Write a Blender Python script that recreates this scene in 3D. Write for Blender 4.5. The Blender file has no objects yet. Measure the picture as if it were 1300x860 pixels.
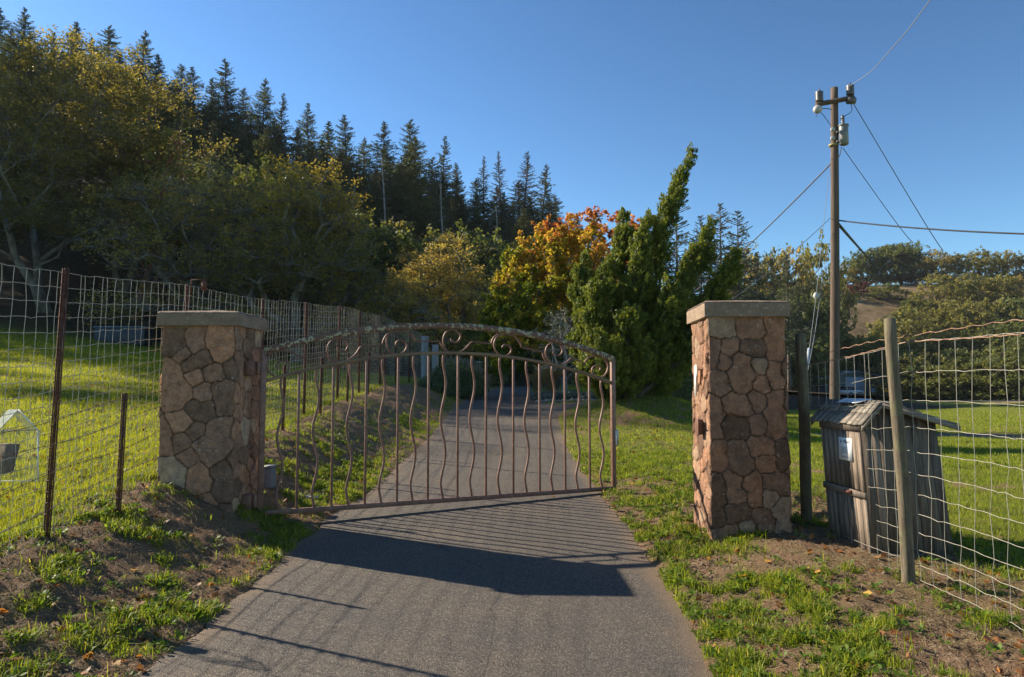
import bpy, math, random
import numpy as np
from mathutils import Vector
R = math.radians
S = bpy.context.scene
COL = S.collection
random.seed(7)

# ------------------------------------------------------------------ camera, sky, sun, exposure
CAMZ, PITCH, FPX = 1.6, R(4.2), 900.0
cd = bpy.data.cameras.new('camera'); cam = bpy.data.objects.new('camera', cd); COL.objects.link(cam)
cam.location = (0, 0, CAMZ); cam.rotation_euler = (R(90) + PITCH, 0, 0)
cd.lens = 36 * FPX / 1300; cd.sensor_width = 36; cd.clip_end = 3000; cd.clip_start = 0.05
S.camera = cam
SUN_EL = R(29); SUNH = np.array([-.89, .455]); SUNH = SUNH / np.linalg.norm(SUNH)
W = bpy.data.worlds.new('World'); S.world = W; W.use_nodes = True
wn = W.node_tree.nodes; wl = W.node_tree.links
sky = wn.new('ShaderNodeTexSky'); sky.sky_type = 'NISHITA'; sky.sun_disc = False
sky.sun_elevation = SUN_EL; sky.sun_rotation = math.atan2(SUNH[0], SUNH[1])
sky.altitude = 300; sky.air_density = 1.0; sky.dust_density = 0.15; sky.ozone_density = 3.5
bg = wn['Background']; bg.inputs['Strength'].default_value = 0.0475
gam = wn.new('ShaderNodeGamma'); gam.inputs['Gamma'].default_value = 1.4
wl.new(sky.outputs[0], gam.inputs['Color']); tint = wn.new('ShaderNodeMix'); tint.data_type = 'RGBA'; tint.blend_type = 'MULTIPLY'; tint.inputs[0].default_value = 1; tint.inputs[7].default_value = (.93, 1.01, .92, 1)
wl.new(gam.outputs[0], tint.inputs[6]); wl.new(tint.outputs[2], bg.inputs['Color'])
sd = bpy.data.lights.new('sun', 'SUN'); sun = bpy.data.objects.new('sun', sd); COL.objects.link(sun)
sd.energy = 5.0; sd.angle = R(0.5); sd.color = (1.0, .88, .70)
_d = Vector((-SUNH[0] * math.cos(SUN_EL), -SUNH[1] * math.cos(SUN_EL), -math.sin(SUN_EL)))
sun.rotation_euler = _d.to_track_quat('-Z', 'Y').to_euler()
S.view_settings.view_transform = 'Standard'; S.view_settings.look = 'None'
S.view_settings.exposure = 1.12; S.view_settings.gamma = 1.0
try:
    S.cycles.max_bounces = 6; S.cycles.diffuse_bounces = 3; S.cycles.transparent_max_bounces = 8
except Exception: pass

# ------------------------------------------------------------------ numeric helpers
def P(px, py, Y):
    u = (px - 650) / FPX; v = (430 - py) / FPX
    dy = math.cos(PITCH) - v * math.sin(PITCH); dz = math.sin(PITCH) + v * math.cos(PITCH)
    t = Y / dy
    return np.array([u * t, Y, CAMZ + dz * t])
def XA(px, Y): return P(px, 496, Y)[0]
def ZA(py, Y): return P(650, py, Y)[2]

def _hash(ix, iy, seed):
    h = (ix.astype(np.int64) * 374761393 + iy.astype(np.int64) * 668265263 + seed * 1442695041) & 0x7fffffff
    h = ((h ^ (h >> 13)) * 1274126177) & 0x7fffffff
    return ((h ^ (h >> 16)) & 0xffff) / 65535.0
def vnoise(x, y, seed=0):
    x = np.asarray(x, float); y = np.asarray(y, float)
    ix = np.floor(x); iy = np.floor(y); fx = x - ix; fy = y - iy
    fx = fx * fx * (3 - 2 * fx); fy = fy * fy * (3 - 2 * fy)
    a = _hash(ix, iy, seed); b = _hash(ix + 1, iy, seed); c = _hash(ix, iy + 1, seed); d = _hash(ix + 1, iy + 1, seed)
    return (a * (1 - fx) + b * fx) * (1 - fy) + (c * (1 - fx) + d * fx) * fy
def fbm(x, y, sc, seed=0, octv=4):
    s = 0; a = .5; t = 0
    for o in range(octv):
        s = s + a * vnoise(np.asarray(x) * sc + 17.3 * o, np.asarray(y) * sc - 9.1 * o, seed + o); t += a; a *= .5; sc *= 2.03
    return s / t
def sstep(a, b, x):
    t = np.clip((np.asarray(x, float) - a) / (b - a), 0, 1); return t * t * (3 - 2 * t)
def itp(x, pts):
    p = np.array(pts, float); return np.interp(x, p[:, 0], p[:, 1])

# ------------------------------------------------------------------ terrain
DZ = [(-60, -.1), (0, -.02), (4, 0), (6.6, .06), (8, .12), (10, .2), (12.4, .36), (15, .56), (19, .88), (23, 1.17), (28, 1.42), (40, 1.72), (60, 2.1), (100, 4), (900, 4)]
XL = [(-10, -2.1), (6.8, -2.1), (8, -2.15), (9.3, -2.03), (12, -1.93), (14.8, -1.8), (21.3, -1.75), (26, -1.6), (32, -1.25), (42, -.8), (60, -.2)]
XR = [(-10, 1.15), (4, 1.14), (5.2, 1.24), (6.8, 1.28), (8, 1.25), (9.4, 1.24), (11.6, 1.13), (15.2, 1.1), (18.3, 1.2), (24, 1.1), (32, .95), (42, 1.1), (60, 1.7)]
FZ = [(-60, -.1), (0, 0), (3, .12), (5.76, .4), (8.7, .7), (11.25, .87), (13.6, 1.1), (16.2, 1.35), (18.5, 1.5), (21.5, 1.7), (26, 1.85), (32, 1.95), (45, 2.1), (60, 2.3), (900, 2.4)]
def smoothed(Y, pts):
    return (itp(Y - .6, pts) + itp(Y, pts) * 2 + itp(Y + .6, pts)) / 4
def terrain(X, Y, fine=True):
    X = np.asarray(X, float); Y = np.asarray(Y, float)
    dz = smoothed(Y, DZ); fz = smoothed(Y, FZ); xl = itp(Y, XL); xr = itp(Y, XR)
    # left: verge, bank crest and meadow
    slope = .03 + .0022 * np.clip(Y, 0, 60)
    mead = fz + slope * np.clip(-4 - X, 0, 75)
    t = sstep(0, 1, (xl - .15 - X) / np.maximum(.3, (xl - .15) + 3.75))
    left = dz + (mead - dz) * np.where(X < -3.75, 1, t)
    # right: verge and flat pasture
    r = itp(Y, [(-60, 0), (0, .1), (5, .17), (8, .2), (12, .25), (20, .2), (60, .05), (900, 0)])
    w = sstep(2.2, 9.5, X - .10 * np.clip(Y - 14, 0, 12))
    vr = dz + itp(Y, [(0, .1), (7, .16), (12, .08), (19, .05), (30, 0)]) * sstep(0, 1.2, X - xr)
    right = vr * (1 - w) + r * w
    right = right + .55 * np.exp(-(((X - 3.9) / 1.9) ** 2 + ((Y - 19.6) / 1.5) ** 2))
    z = np.where(X < 0, left, right)
    # left wooded hill
    zc = itp(X, [(-400, 46), (-110, 40), (-68, 30), (-45, 25), (-26, 20), (0, 14.5), (10, 8), (20, 4), (32, 2), (60, 0)])
    y0 = itp(X, [(-80, 36), (-36, 40), (-15, 43), (0, 50), (20, 60)])
    hl = zc * sstep(0, 1, (Y - y0) / (100 - y0) * .93 + .02) * (Y > y0 - 5)
    z = z + np.where(Y > y0, hl, 0)
    # right hill far behind the pasture
    zr = itp(X / np.maximum(Y, 1), [(.1, 0), (.2, 26), (.33, 35), (.45, 36), (.6, 36.5), (.72, 40), (1.4, 48)])
    z = z + zr * sstep(138, 225, Y - 10 * fbm(X, Y * 0 + 3, .02, 5)) * (1 + .08 * (fbm(X, Y, .02, 8) - .5))
    if fine:
        on = sstep(-.03, .12, np.maximum(xl - X, X - xr)) 
        near = 1 - sstep(30, 60, Y)
        z = z + on * near * (.10 * (fbm(X, Y, .8, 2) - .5) + .07 * (fbm(X, Y, 4, 3) - .5) + .035 * (1 - 2 * np.abs(fbm(X, Y, 9, 4, 3) - .5) * 2.5) * .5 + .02 * (fbm(X, Y, 22, 14, 2) - .5)) + .02 * on * near
        z = z + (1 - near) * 1.6 * (fbm(X, Y, .07, 6) - .5)
    return z
def indrive(X, Y):
    xl = itp(Y, XL); xr = itp(Y, XR)
    a = (X > xl) & (X < xr) & (Y < 60)
    b = (Y > 20.6 - 0 * X) & (Y < 23.1 + .03 * X) & (X > 0) & (X < 16)
    c = (Y > 18.6) & (Y < 21) & (X > 0) & (X < 1.2 + (Y - 18.6) ** 2 * .45)
    return a | b | c
def grassmask(X, Y):
    n = fbm(X, Y, .9, 21); n2 = fbm(X, Y, 4.5, 22); n3 = fbm(X, Y, .25, 23)
    g = n * .42 + n2 * .58
    verge = sstep(.48, .56, g + np.where(X < 0, -.035, -.02 - .075 * sstep(1.7, 2.4, X) * sstep(6.8, 5.5, Y))) * .93 + .04
    mead = sstep(.36, .52, g + .08)
    isM = np.where(X < 0, sstep(-3.6, -4.3, X), sstep(3.3, 4.8, X) )
    isM = np.maximum(isM, sstep(9, 13, Y) * (X > 0) * .7)
    m = verge * (1 - isM) + mead * isM
    xl = itp(Y, XL); xr = itp(Y, XR)
    e = np.where(X < 0, xl - X, X - xr)
    rim = np.exp(-((e - .35) / .35) ** 2) * sstep(.42, .56, n2)
    m = np.maximum(m, rim * np.where(X < 0, .6, .9))
    m = np.where((X > 1.2) & (X < 2.1) & (Y < 5.6), np.maximum(m, sstep(.46, .56, g)), m)
    # bare soil round the pillars
    for cx, cy, rr in ((2.7, 6.1, .75), (-3.2, 7.1, .8), (-2.6, 6.3, .5)):
        m = m * (1 - .85 * np.exp(-(((X - cx) / rr) ** 2 + ((Y - cy) / (rr * .7)) ** 2) ** 1.5))
    bank = (X < -1.8) & (X > -3.9) & (Y > 9.5)
    m = np.where(bank & (e > .9), m * .45, m)
    return np.clip(m, 0, 1)

# ------------------------------------------------------------------ mesh builder
class MB:
    def __init__(s): s.v = []; s.q = []; s.t = []; s.qa = []; s.ta = []; s.n = 0
    def add(s, v, q=None, t=None, a=0.5):
        v = np.asarray(v, float).reshape(-1, 3); s.v.append(v)
        if q is not None and len(q):
            q = np.asarray(q, int).reshape(-1, 4); s.q.append(q + s.n); s.qa.append(np.broadcast_to(np.asarray(a, float), (len(q),)))
        if t is not None and len(t):
            t = np.asarray(t, int).reshape(-1, 3); s.t.append(t + s.n); s.ta.append(np.broadcast_to(np.asarray(a, float), (len(t),)))
        s.n += len(v); return s
    def box(s, c, d, rz=0, a=.5, taper=1.0, rx=0, ry=0):
        c = np.asarray(c, float); d = np.asarray(d, float) / 2
        v = np.array([[x, y, z] for z in (-1, 1) for y in (-1, 1) for x in (-1, 1)], float) * d
        v[4:, :2] *= taper
        if rx: v = v @ np.array([[1, 0, 0], [0, math.cos(rx), math.sin(rx)], [0, -math.sin(rx), math.cos(rx)]])
        if ry: v = v @ np.array([[math.cos(ry), 0, -math.sin(ry)], [0, 1, 0], [math.sin(ry), 0, math.cos(ry)]])
        if rz: v = v @ np.array([[math.cos(rz), math.sin(rz), 0], [-math.sin(rz), math.cos(rz), 0], [0, 0, 1]])
        return s.add(v + c, [[0, 2, 3, 1], [4, 5, 7, 6], [0, 1, 5, 4], [2, 6, 7, 3], [0, 4, 6, 2], [1, 3, 7, 5]], a=a)
    def tube(s, pts, r, k=6, a=.5, cap=True):
        p = np.asarray(pts, float); n = len(p); r = np.broadcast_to(np.asarray(r, float), (n,))
        t = np.gradient(p, axis=0); t /= np.maximum(np.linalg.norm(t, axis=1, keepdims=True), 1e-9)
        up = np.array([0, 0, 1.]) if abs(t[0, 2]) < .9 else np.array([1., 0, 0])
        u = np.cross(t[0], up); u /= np.linalg.norm(u); U = [u]
        for i in range(1, n):
            u = U[-1] - t[i] * np.dot(U[-1], t[i]); l = np.linalg.norm(u)
            U.append(u / l if l > 1e-6 else U[-1])
        U = np.array(U); V = np.cross(t, U)
        an = np.arange(k) / k * 2 * math.pi
        v = p[:, None, :] + r[:, None, None] * (np.cos(an)[None, :, None] * U[:, None, :] + np.sin(an)[None, :, None] * V[:, None, :])
        i = np.arange(n - 1)[:, None] * k; j = np.arange(k)[None, :]; j2 = (j + 1) % k
        q = np.stack([i + j, i + j2, i + k + j2, i + k + j], -1).reshape(-1, 4)
        tr = None
        if cap:
            tr = [[0, m + 1, m] for m in range(1, k - 1)] + [[(n - 1) * k, (n - 1) * k + m, (n - 1) * k + m + 1] for m in range(1, k - 1)]
        return s.add(v, q, tr, a)
    def segs(s, A, B, r, a=.5):      # many thin straight wires, square section
        A = np.asarray(A, float); B = np.asarray(B, float); n = len(A)
        d = B - A; d /= np.maximum(np.linalg.norm(d, axis=1, keepdims=True), 1e-9)
        up = np.where(np.abs(d[:, 2:3]) < .9, np.array([[0, 0, 1.]]), np.array([[1., 0, 0]]))
        u = np.cross(d, up); u /= np.linalg.norm(u, axis=1, keepdims=True); w = np.cross(d, u)
        r = np.broadcast_to(np.asarray(r, float), (n,))[:, None]
        o = [u, w, -u, -w]
        v = np.stack([A + o[k] * r for k in range(4)] + [B + o[k] * r for k in range(4)], 1).reshape(-1, 3)
        base = np.arange(n)[:, None] * 8
        q = np.concatenate([base + np.array([[k, (k + 1) % 4, 4 + (k + 1) % 4, 4 + k]]) for k in range(4)], 0)
        return s.add(v, q, a=a)
    def leaves(s, c, nrm, size, asp=.55, a=.5, axis=None):   # rhombic leaves
        c = np.asarray(c, float); n = len(c); rng = np.random.default_rng(n + 5)
        if axis is None:
            axis = rng.normal(size=(n, 3))
        axis = axis - nrm * np.sum(axis * nrm, 1, keepdims=True); axis /= np.maximum(np.linalg.norm(axis, axis=1, keepdims=True), 1e-6)
        b = np.cross(nrm, axis); sz = np.broadcast_to(np.asarray(size, float), (n,))[:, None]
        v = np.stack([c - axis * sz * .5, c + b * sz * asp * .5 + axis * sz * .05, c + axis * sz * .5, c - b * sz * asp * .5 + axis * sz * .05], 1).reshape(-1, 3)
        return s.add(v, np.arange(4 * n).reshape(-1, 4), a=a)
    def mesh(s, name, smooth=False, off=None):
        v = np.concatenate(s.v)
        if off is not None: v = v - np.asarray(off, float)
        nq = sum(len(x) for x in s.q); nt = sum(len(x) for x in s.t)
        loops = np.concatenate([x.reshape(-1) for x in s.q + s.t]).astype(np.int32)
        st = np.concatenate([np.arange(nq) * 4, nq * 4 + np.arange(nt) * 3]).astype(np.int32)
        m = bpy.data.meshes.new(name); m.vertices.add(len(v)); m.vertices.foreach_set('co', v.astype(np.float32).ravel())
        m.loops.add(len(loops)); m.loops.foreach_set('vertex_index', loops)
        m.polygons.add(nq + nt); m.polygons.foreach_set('loop_start', st)
        at = m.attributes.new('rnd', 'FLOAT', 'FACE'); at.data.foreach_set('value', np.concatenate(s.qa + s.ta).astype(np.float32))
        m.update(calc_edges=True); m.validate()
        if smooth: m.polygons.foreach_set('use_smooth', np.ones(len(m.polygons), bool))
        return m

def link(name, mesh, mat, parent=None, loc=None):
    o = bpy.data.objects.new(name, mesh); COL.objects.link(o)
    if mat: mesh.materials.append(mat)
    if parent: o.parent = parent
    if loc is not None: o.location = loc
    return o
def tag(o, label=None, cat=None, group=None, kind=None):
    if label: o['label'] = label
    if cat: o['category'] = cat
    if group: o['group'] = group
    if kind: o['kind'] = kind
    return o
def thing(name, label, cat, loc, group=None, rz=0):
    o = bpy.data.objects.new(name, None); COL.objects.link(o); o.location = tuple(float(x) for x in loc); o.rotation_euler = (0, 0, rz)
    o.empty_display_size = .2
    return tag(o, label, cat, group)
def part(root, name, mb, mat, smooth=False, parent=None):   # world-space builder -> child
    return link(name, mb.mesh(name, smooth, off=root.location), mat, parent or root)
def lpart(root, name, mb, mat, parent=None, smooth=False): return link(name, mb.mesh(name, smooth), mat, parent or root)
def bevel(o, w=.004, seg=2):
    md = o.modifiers.new('bevel', 'BEVEL'); md.width = w; md.segments = seg; md.limit_method = 'ANGLE'; md.angle_limit = R(40); return o

# ------------------------------------------------------------------ materials
def newmat(name):
    m = bpy.data.materials.new(name); m.use_nodes = True; nt = m.node_tree
    return m, nt, nt.nodes['Principled BSDF'], nt.nodes['Material Output']
def ramp(nt, stops):
    r = nt.nodes.new('ShaderNodeValToRGB'); e = r.color_ramp.elements
    while len(e) < len(stops): e.new(.5)
    for i, (p, c) in enumerate(stops): e[i].position = p; e[i].color = (*c, 1)
    return r
def coords(nt, scale=(1, 1, 1)):
    g = nt.nodes.new('ShaderNodeNewGeometry'); mp = nt.nodes.new('ShaderNodeMapping'); mp.inputs['Scale'].default_value = scale
    nt.links.new(g.outputs['Position'], mp.inputs['Vector']); return mp.outputs['Vector']
def objcoords(nt, scale=(1, 1, 1)):
    g = nt.nodes.new('ShaderNodeTexCoord'); mp = nt.nodes.new('ShaderNodeMapping'); mp.inputs['Scale'].default_value = scale
    nt.links.new(g.outputs['Object'], mp.inputs['Vector']); return mp.outputs['Vector']
def noise(nt, vec, sc, det=6, rough=.6):
    n = nt.nodes.new('ShaderNodeTexNoise'); n.inputs['Scale'].default_value = sc; n.inputs['Detail'].default_value = det; n.inputs['Roughness'].default_value = rough
    if vec is not None: nt.links.new(vec, n.inputs['Vector'])
    return n.outputs['Fac']
def mixc(nt, f, a, b, mode='MIX'):
    m = nt.nodes.new('ShaderNodeMix'); m.data_type = 'RGBA'; m.blend_type = mode
    for i, x in ((0, f), (6, a), (7, b)):
        if hasattr(x, 'links') or isinstance(x, bpy.types.NodeSocket): nt.links.new(x, m.inputs[i])
        elif i == 0: m.inputs[0].default_value = x
        else: m.inputs[i].default_value = (*x, 1)
    return m.outputs[2]
def maprange(nt, v, a, b, c=0, d=1):
    m = nt.nodes.new('ShaderNodeMapRange'); nt.links.new(v, m.inputs[0])
    for i, x in enumerate((a, b, c, d)): m.inputs[i + 1].default_value = x
    return m.outputs[0]
def bump(nt, bsdf, h, strength=.5, dist=.01):
    b = nt.nodes.new('ShaderNodeBump'); b.inputs['Strength'].default_value = strength; b.inputs['Distance'].default_value = dist
    nt.links.new(h, b.inputs['Height']); nt.links.new(b.outputs[0], bsdf.inputs['Normal'])
def attr(nt, name='rnd'):
    a = nt.nodes.new('ShaderNodeAttribute'); a.attribute_name = name; return a.outputs['Fac']
def simple(name, c1, c2, sc=8, rough=.7, metal=0, bmp=.3, stretch=(1, 1, 1), bd=.004, det=6):
    m, nt, b, o = newmat(name); v = objcoords(nt, stretch); f = noise(nt, v, sc, det)
    r = ramp(nt, [(.3, c1), (.7, c2)]); nt.links.new(f, r.inputs[0]); nt.links.new(r.outputs[0], b.inputs['Base Color'])
    b.inputs['Roughness'].default_value = rough; b.inputs['Metallic'].default_value = metal
    if bmp: bump(nt, b, noise(nt, v, sc * 4), bmp, bd)
    return m
def leafmat(name, stops, trans=.45, rough=.55, big=None, gloss=.25):
    m, nt, b, o = newmat(name); a = attr(nt)
    r = ramp(nt, stops); nt.links.new(a, r.inputs[0]); c = r.outputs[0]
    if big:
        f = noise(nt, coords(nt), big[0], 3); c = mixc(nt, maprange(nt, f, .42, .6), c, big[1], 'MULTIPLY')
    nt.links.new(c, b.inputs['Base Color']); b.inputs['Roughness'].default_value = rough
    b.inputs['Specular IOR Level'].default_value = gloss
    tr = nt.nodes.new('ShaderNodeBsdfTranslucent'); nt.links.new(mixc(nt, 1.0, c, (1.25, 1.2, .6), 'MULTIPLY'), tr.inputs['Color'])
    mx = nt.nodes.new('ShaderNodeMixShader'); mx.inputs[0].default_value = trans
    nt.links.new(b.outputs[0], mx.inputs[1]); nt.links.new(tr.outputs[0], mx.inputs[2]); nt.links.new(mx.outputs[0], o.inputs['Surface'])
    return m

M = {}
# ground: soil / turf / hill, chosen by masks stored on the mesh
m, nt, b, o = newmat('ground'); v = coords(nt)
soil = ramp(nt, [(.28, (.09, .052, .033)), (.5, (.25, .155, .095)), (.72, (.42, .285, .18))]); nt.links.new(noise(nt, v, 9, 9, .72), soil.inputs[0])
soil2 = mixc(nt, maprange(nt, noise(nt, v, .9, 4), .4, .65), soil.outputs[0], (.27, .165, .10))
straw = ramp(nt, [(.3, (.10, .075, .035)), (.7, (.34, .26, .13))]); nt.links.new(noise(nt, coords(nt, (1, 1, 1)), 60, 5, .8), straw.inputs[0])
soil3 = mixc(nt, maprange(nt, noise(nt, v, 2.3, 6, .7), .48, .60, 0, .75), soil2, straw.outputs[0])
turf = ramp(nt, [(.3, (.07, .08, .018)), (.5, (.15, .17, .026)), (.72, (.27, .23, .075))]); nt.links.new(noise(nt, v, 22, 8, .8), turf.inputs[0])
ga = maprange(nt, attr(nt, 'grassy'), .1, .8)
c = mixc(nt, ga, soil3, turf.outputs[0])
lit = ramp(nt, [(.3, (.022, .018, .012)), (.55, (.07, .052, .032)), (.75, (.12, .09, .055))]); nt.links.new(noise(nt, v, 3, 9, .8), lit.inputs[0])
c = mixc(nt, attr(nt, 'forest'), c, lit.outputs[0])
dry = ramp(nt, [(.35, (.09, .07, .035)), (.5, (.20, .14, .075)), (.68, (.32, .22, .12))]); nt.links.new(noise(nt, v, .25, 9, .75), dry.inputs[0])
c = mixc(nt, attr(nt, 'dryhill'), c, dry.outputs[0])
nt.links.new(c, b.inputs['Base Color']); b.inputs['Roughness'].default_value = .95; b.inputs['Specular IOR Level'].default_value = .1
bump(nt, b, noise(nt, v, 38, 9, .8), 1.0, .05); M['ground'] = m
# asphalt
m, nt, b, o = newmat('asphalt'); v = coords(nt)
vo = nt.nodes.new('ShaderNodeTexVoronoi'); vo.inputs['Scale'].default_value = 130; nt.links.new(v, vo.inputs['Vector'])
gr = nt.nodes.new('ShaderNodeSeparateColor'); nt.links.new(vo.outputs['Color'], gr.inputs[0])
sp = ramp(nt, [(.0, (.046, .040, .035)), (.5, (.090, .078, .066)), (.85, (.138, .118, .097)), (1, (.24, .20, .16))]); nt.links.new(gr.outputs[0], sp.inputs[0])
big = ramp(nt, [(.3, (.78, .80, .84)), (.55, (1.0, .97, .92)), (.72, (1.28, 1.14, .98))]); nt.links.new(noise(nt, v, .9, 8, .65), big.inputs[0])
c = mixc(nt, 1, sp.outputs[0], big.outputs[0], 'MULTIPLY')
c = mixc(nt, maprange(nt, attr(nt, 'edge'), .0, 1), c, mixc(nt, noise(nt, v, 30, 5), (.10, .07, .045), (.24, .17, .11)))
cr = nt.nodes.new('ShaderNodeTexVoronoi'); cr.feature = 'DISTANCE_TO_EDGE'; cr.inputs['Scale'].default_value = .55
wv = nt.nodes.new('ShaderNodeMix'); wv.data_type = 'VECTOR'; wv.inputs[0].default_value = .12
nn = nt.nodes.new('ShaderNodeTexNoise'); nn.inputs['Scale'].default_value = 3; nn.inputs['Detail'].default_value = 5; nt.links.new(v, nn.inputs['Vector'])
nt.links.new(v, wv.inputs[4]); nt.links.new(nn.outputs['Color'], wv.inputs[5]); nt.links.new(wv.outputs[1], cr.inputs['Vector'])
crk = maprange(nt, cr.outputs['Distance'], .0, .004, .7, 0)
c = mixc(nt, crk, c, (.03, .026, .024))
nt.links.new(c, b.inputs['Base Color']); b.inputs['Roughness'].default_value = .8; b.inputs['Specular IOR Level'].default_value = .35
hb = nt.nodes.new('ShaderNodeMath'); hb.operation = 'ADD'; nt.links.new(maprange(nt, vo.outputs['Distance'], 0, .6, 1, 0), hb.inputs[0]); nt.links.new(noise(nt, v, 130, 3), hb.inputs[1])
bump(nt, b, hb.outputs[0], .9, .006); M['asphalt'] = m
# stone
def stonemat(name, warm):
    m, nt, b, o = newmat(name); v = objcoords(nt)
    r = ramp(nt, [(0, (.14 * warm[0], .095 * warm[1], .07 * warm[2])), (.35, (.235 * warm[0], .155 * warm[1], .115 * warm[2])), (.7, (.29 * warm[0], .185 * warm[1], .13 * warm[2])), (.85, (.32 * warm[0], .185 * warm[1], .12 * warm[2])), (1, (.31 * warm[0], .25 * warm[1], .19 * warm[2]))])
    nt.links.new(attr(nt, 'tone'), r.inputs[0])
    mot = ramp(nt, [(.3, (.42, .42, .44)), (.52, (1.0, .98, .95)), (.72, (1.5, 1.42, 1.25))]); nt.links.new(noise(nt, v, 11, 10, .75), mot.inputs[0])
    c = mixc(nt, 1, r.outputs[0], mot.outputs[0], 'MULTIPLY')
    pit = maprange(nt, noise(nt, v, 95, 4, .6), .58, .68, 0, .6); c = mixc(nt, pit, c, (.06, .045, .035))
    lm = nt.nodes.new('ShaderNodeMath'); lm.operation = 'MULTIPLY'
    nt.links.new(maprange(nt, noise(nt, v, 42, 5, .7), .60, .64), lm.inputs[0]); nt.links.new(maprange(nt, noise(nt, v, 3.2, 3), .46, .6), lm.inputs[1])
    c = mixc(nt, lm.outputs[0], c, (.50, .49, .43))
    lm2 = maprange(nt, noise(nt, v, 16, 6, .75), .66, .72, 0, .6); c = mixc(nt, lm2, c, (.30, .27, .10))
    c = mixc(nt, attr(nt, 'joint'), c, (.045, .034, .026))
    nt.links.new(c, b.inputs['Base Color']); b.inputs['Roughness'].default_value = .9; b.inputs['Specular IOR Level'].default_value = .25
    bump(nt, b, noise(nt, v, 26, 10, .8), 1.0, .022); return m
M['stoneL'] = stonemat('fieldstone_grey', (1.62, 1.42, 1.25)); M['stoneR'] = stonemat('fieldstone_red', (1.18, 1.0, .88))
m, nt, b, o = newmat('cap_concrete'); v = objcoords(nt)
r = ramp(nt, [(.3, (.14, .092, .06)), (.6, (.28, .20, .135)), (.8, (.38, .30, .21))]); nt.links.new(noise(nt, v, 5, 9, .7), r.inputs[0])
c = mixc(nt, maprange(nt, noise(nt, v, 34, 6, .7), .60, .66, 0, .8), r.outputs[0], (.50, .48, .42)); c = mixc(nt, maprange(nt, noise(nt, v, 60, 4), .62, .7, 0, .7), c, (.07, .06, .05))
nt.links.new(c, b.inputs['Base Color']); b.inputs['Roughness'].default_value = .92; bump(nt, b, noise(nt, v, 50, 8, .7), .6, .008); M['cap'] = m
# gate metal
m, nt, b, o = newmat('gate_paint'); v = objcoords(nt)
r = ramp(nt, [(.3, (.10, .046, .032)), (.7, (.26, .135, .095))]); nt.links.new(noise(nt, v, 14, 8, .7), r.inputs[0])
c = mixc(nt, maprange(nt, noise(nt, v, 70, 5), .6, .7, 0, .8), r.outputs[0], (.20, .075, .03))
nt.links.new(c, b.inputs['Base Color']); b.inputs['Roughness'].default_value = .5; b.inputs['Metallic'].default_value = .15; bump(nt, b, noise(nt, v, 120, 5), .3, .002); M['gate'] = m
m, nt, b, o = newmat('gate_paint_lichen'); v = objcoords(nt)
c = mixc(nt, maprange(nt, noise(nt, v, 22, 5, .6), .53, .56), r0.outputs[0] if False else (.155, .085, .062), (.38, .36, .22))
nt.links.new(c, b.inputs['Base Color']); b.inputs['Roughness'].default_value = .8; bump(nt, b, noise(nt, v, 60, 5), .8, .01); M['gate_lichen'] = m
M['mossy'] = simple('gate_paint_mossy', (.15, .09, .065), (.24, .165, .09), 5, .8)
M['rust'] = simple('rusty_steel', (.055, .022, .016), (.17, .062, .036), 18, .85)
M['wire'] = simple('galvanised_wire', (.27, .25, .20), (.44, .41, .34), 20, .5, .3, 0)
M['wire_grey'] = simple('weathered_wire', (.26, .245, .21), (.46, .43, .37), 20, .6, .2, 0)
M['rustwire'] = simple('rusty_wire', (.17, .08, .05), (.36, .22, .14), 20, .8, .1, 0)
M['darkwire'] = simple('dark_cable', (.012, .012, .013), (.03, .03, .032), 20, .6, 0, 0)
M['palewire'] = simple('aluminium_cable', (.2, .2, .2), (.3, .3, .3), 20, .5, .3, 0)
M['greycable'] = simple('grey_cable', (.06, .06, .062), (.12, .12, .12), 20, .6, 0, 0)
def woodmat(name, c1, c2, c3, stretch=(14, 14, 1.2), mossc=None):
    m, nt, b, o = newmat(name); v = objcoords(nt, stretch)
    f = noise(nt, v, 3, 9, .7); r = ramp(nt, [(.25, c1), (.5, c2), (.75, c3)]); nt.links.new(f, r.inputs[0]); c = r.outputs[0]
    a = maprange(nt, attr(nt), 0, 1, .72, 1.28); mm = nt.nodes.new('ShaderNodeVectorMath'); mm.operation = 'SCALE'; nt.links.new(c, mm.inputs[0]); nt.links.new(a, mm.inputs['Scale']); c = mm.outputs[0]
    if mossc: c = mixc(nt, maprange(nt, noise(nt, objcoords(nt), 6, 6, .7), .5, .62, 0, .7), c, mossc)
    nt.links.new(c, b.inputs['Base Color']); b.inputs['Roughness'].default_value = .85; b.inputs['Specular IOR Level'].default_value = .25
    bump(nt, b, noise(nt, v, 8, 8, .8), .9, .006); return m
M['shedwood'] = woodmat('weathered_boards', (.055, .042, .034), (.165, .128, .098), (.31, .245, .185))
M['roofwood'] = woodmat('weathered_shakes', (.075, .065, .055), (.22, .19, .155), (.42, .37, .31), (2, 14, 14))
M['postwood'] = woodmat('old_post', (.05, .038, .027), (.14, .11, .075), (.27, .215, .145), (16, 16, 1.2), (.17, .165, .085))
M['polewood'] = woodmat('creosoted_pole', (.045, .033, .027), (.115, .082, .062), (.22, .165, .125), (16, 16, .5))
M['bark'] = simple('oak_bark', (.03, .026, .022), (.115, .10, .085), 3, .95, 0, .8, (1, 1, .4), .05)
M['lichenbark'] = simple('lichen_bark', (.05, .042, .033), (.20, .195, .165), 2.2, .95, 0, .7, (1, 1, .6), .04)
M['conbark'] = simple('conifer_bark', (.045, .034, .027), (.16, .125, .10), 3, .95, 0, .5)
M['redbark'] = simple('madrone_bark', (.10, .03, .015), (.30, .11, .05), 2, .6, 0, .2)
M['palebark'] = simple('pale_bark', (.12, .115, .11), (.27, .26, .25), 3, .8, 0, .4)
YG = leafmat
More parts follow.
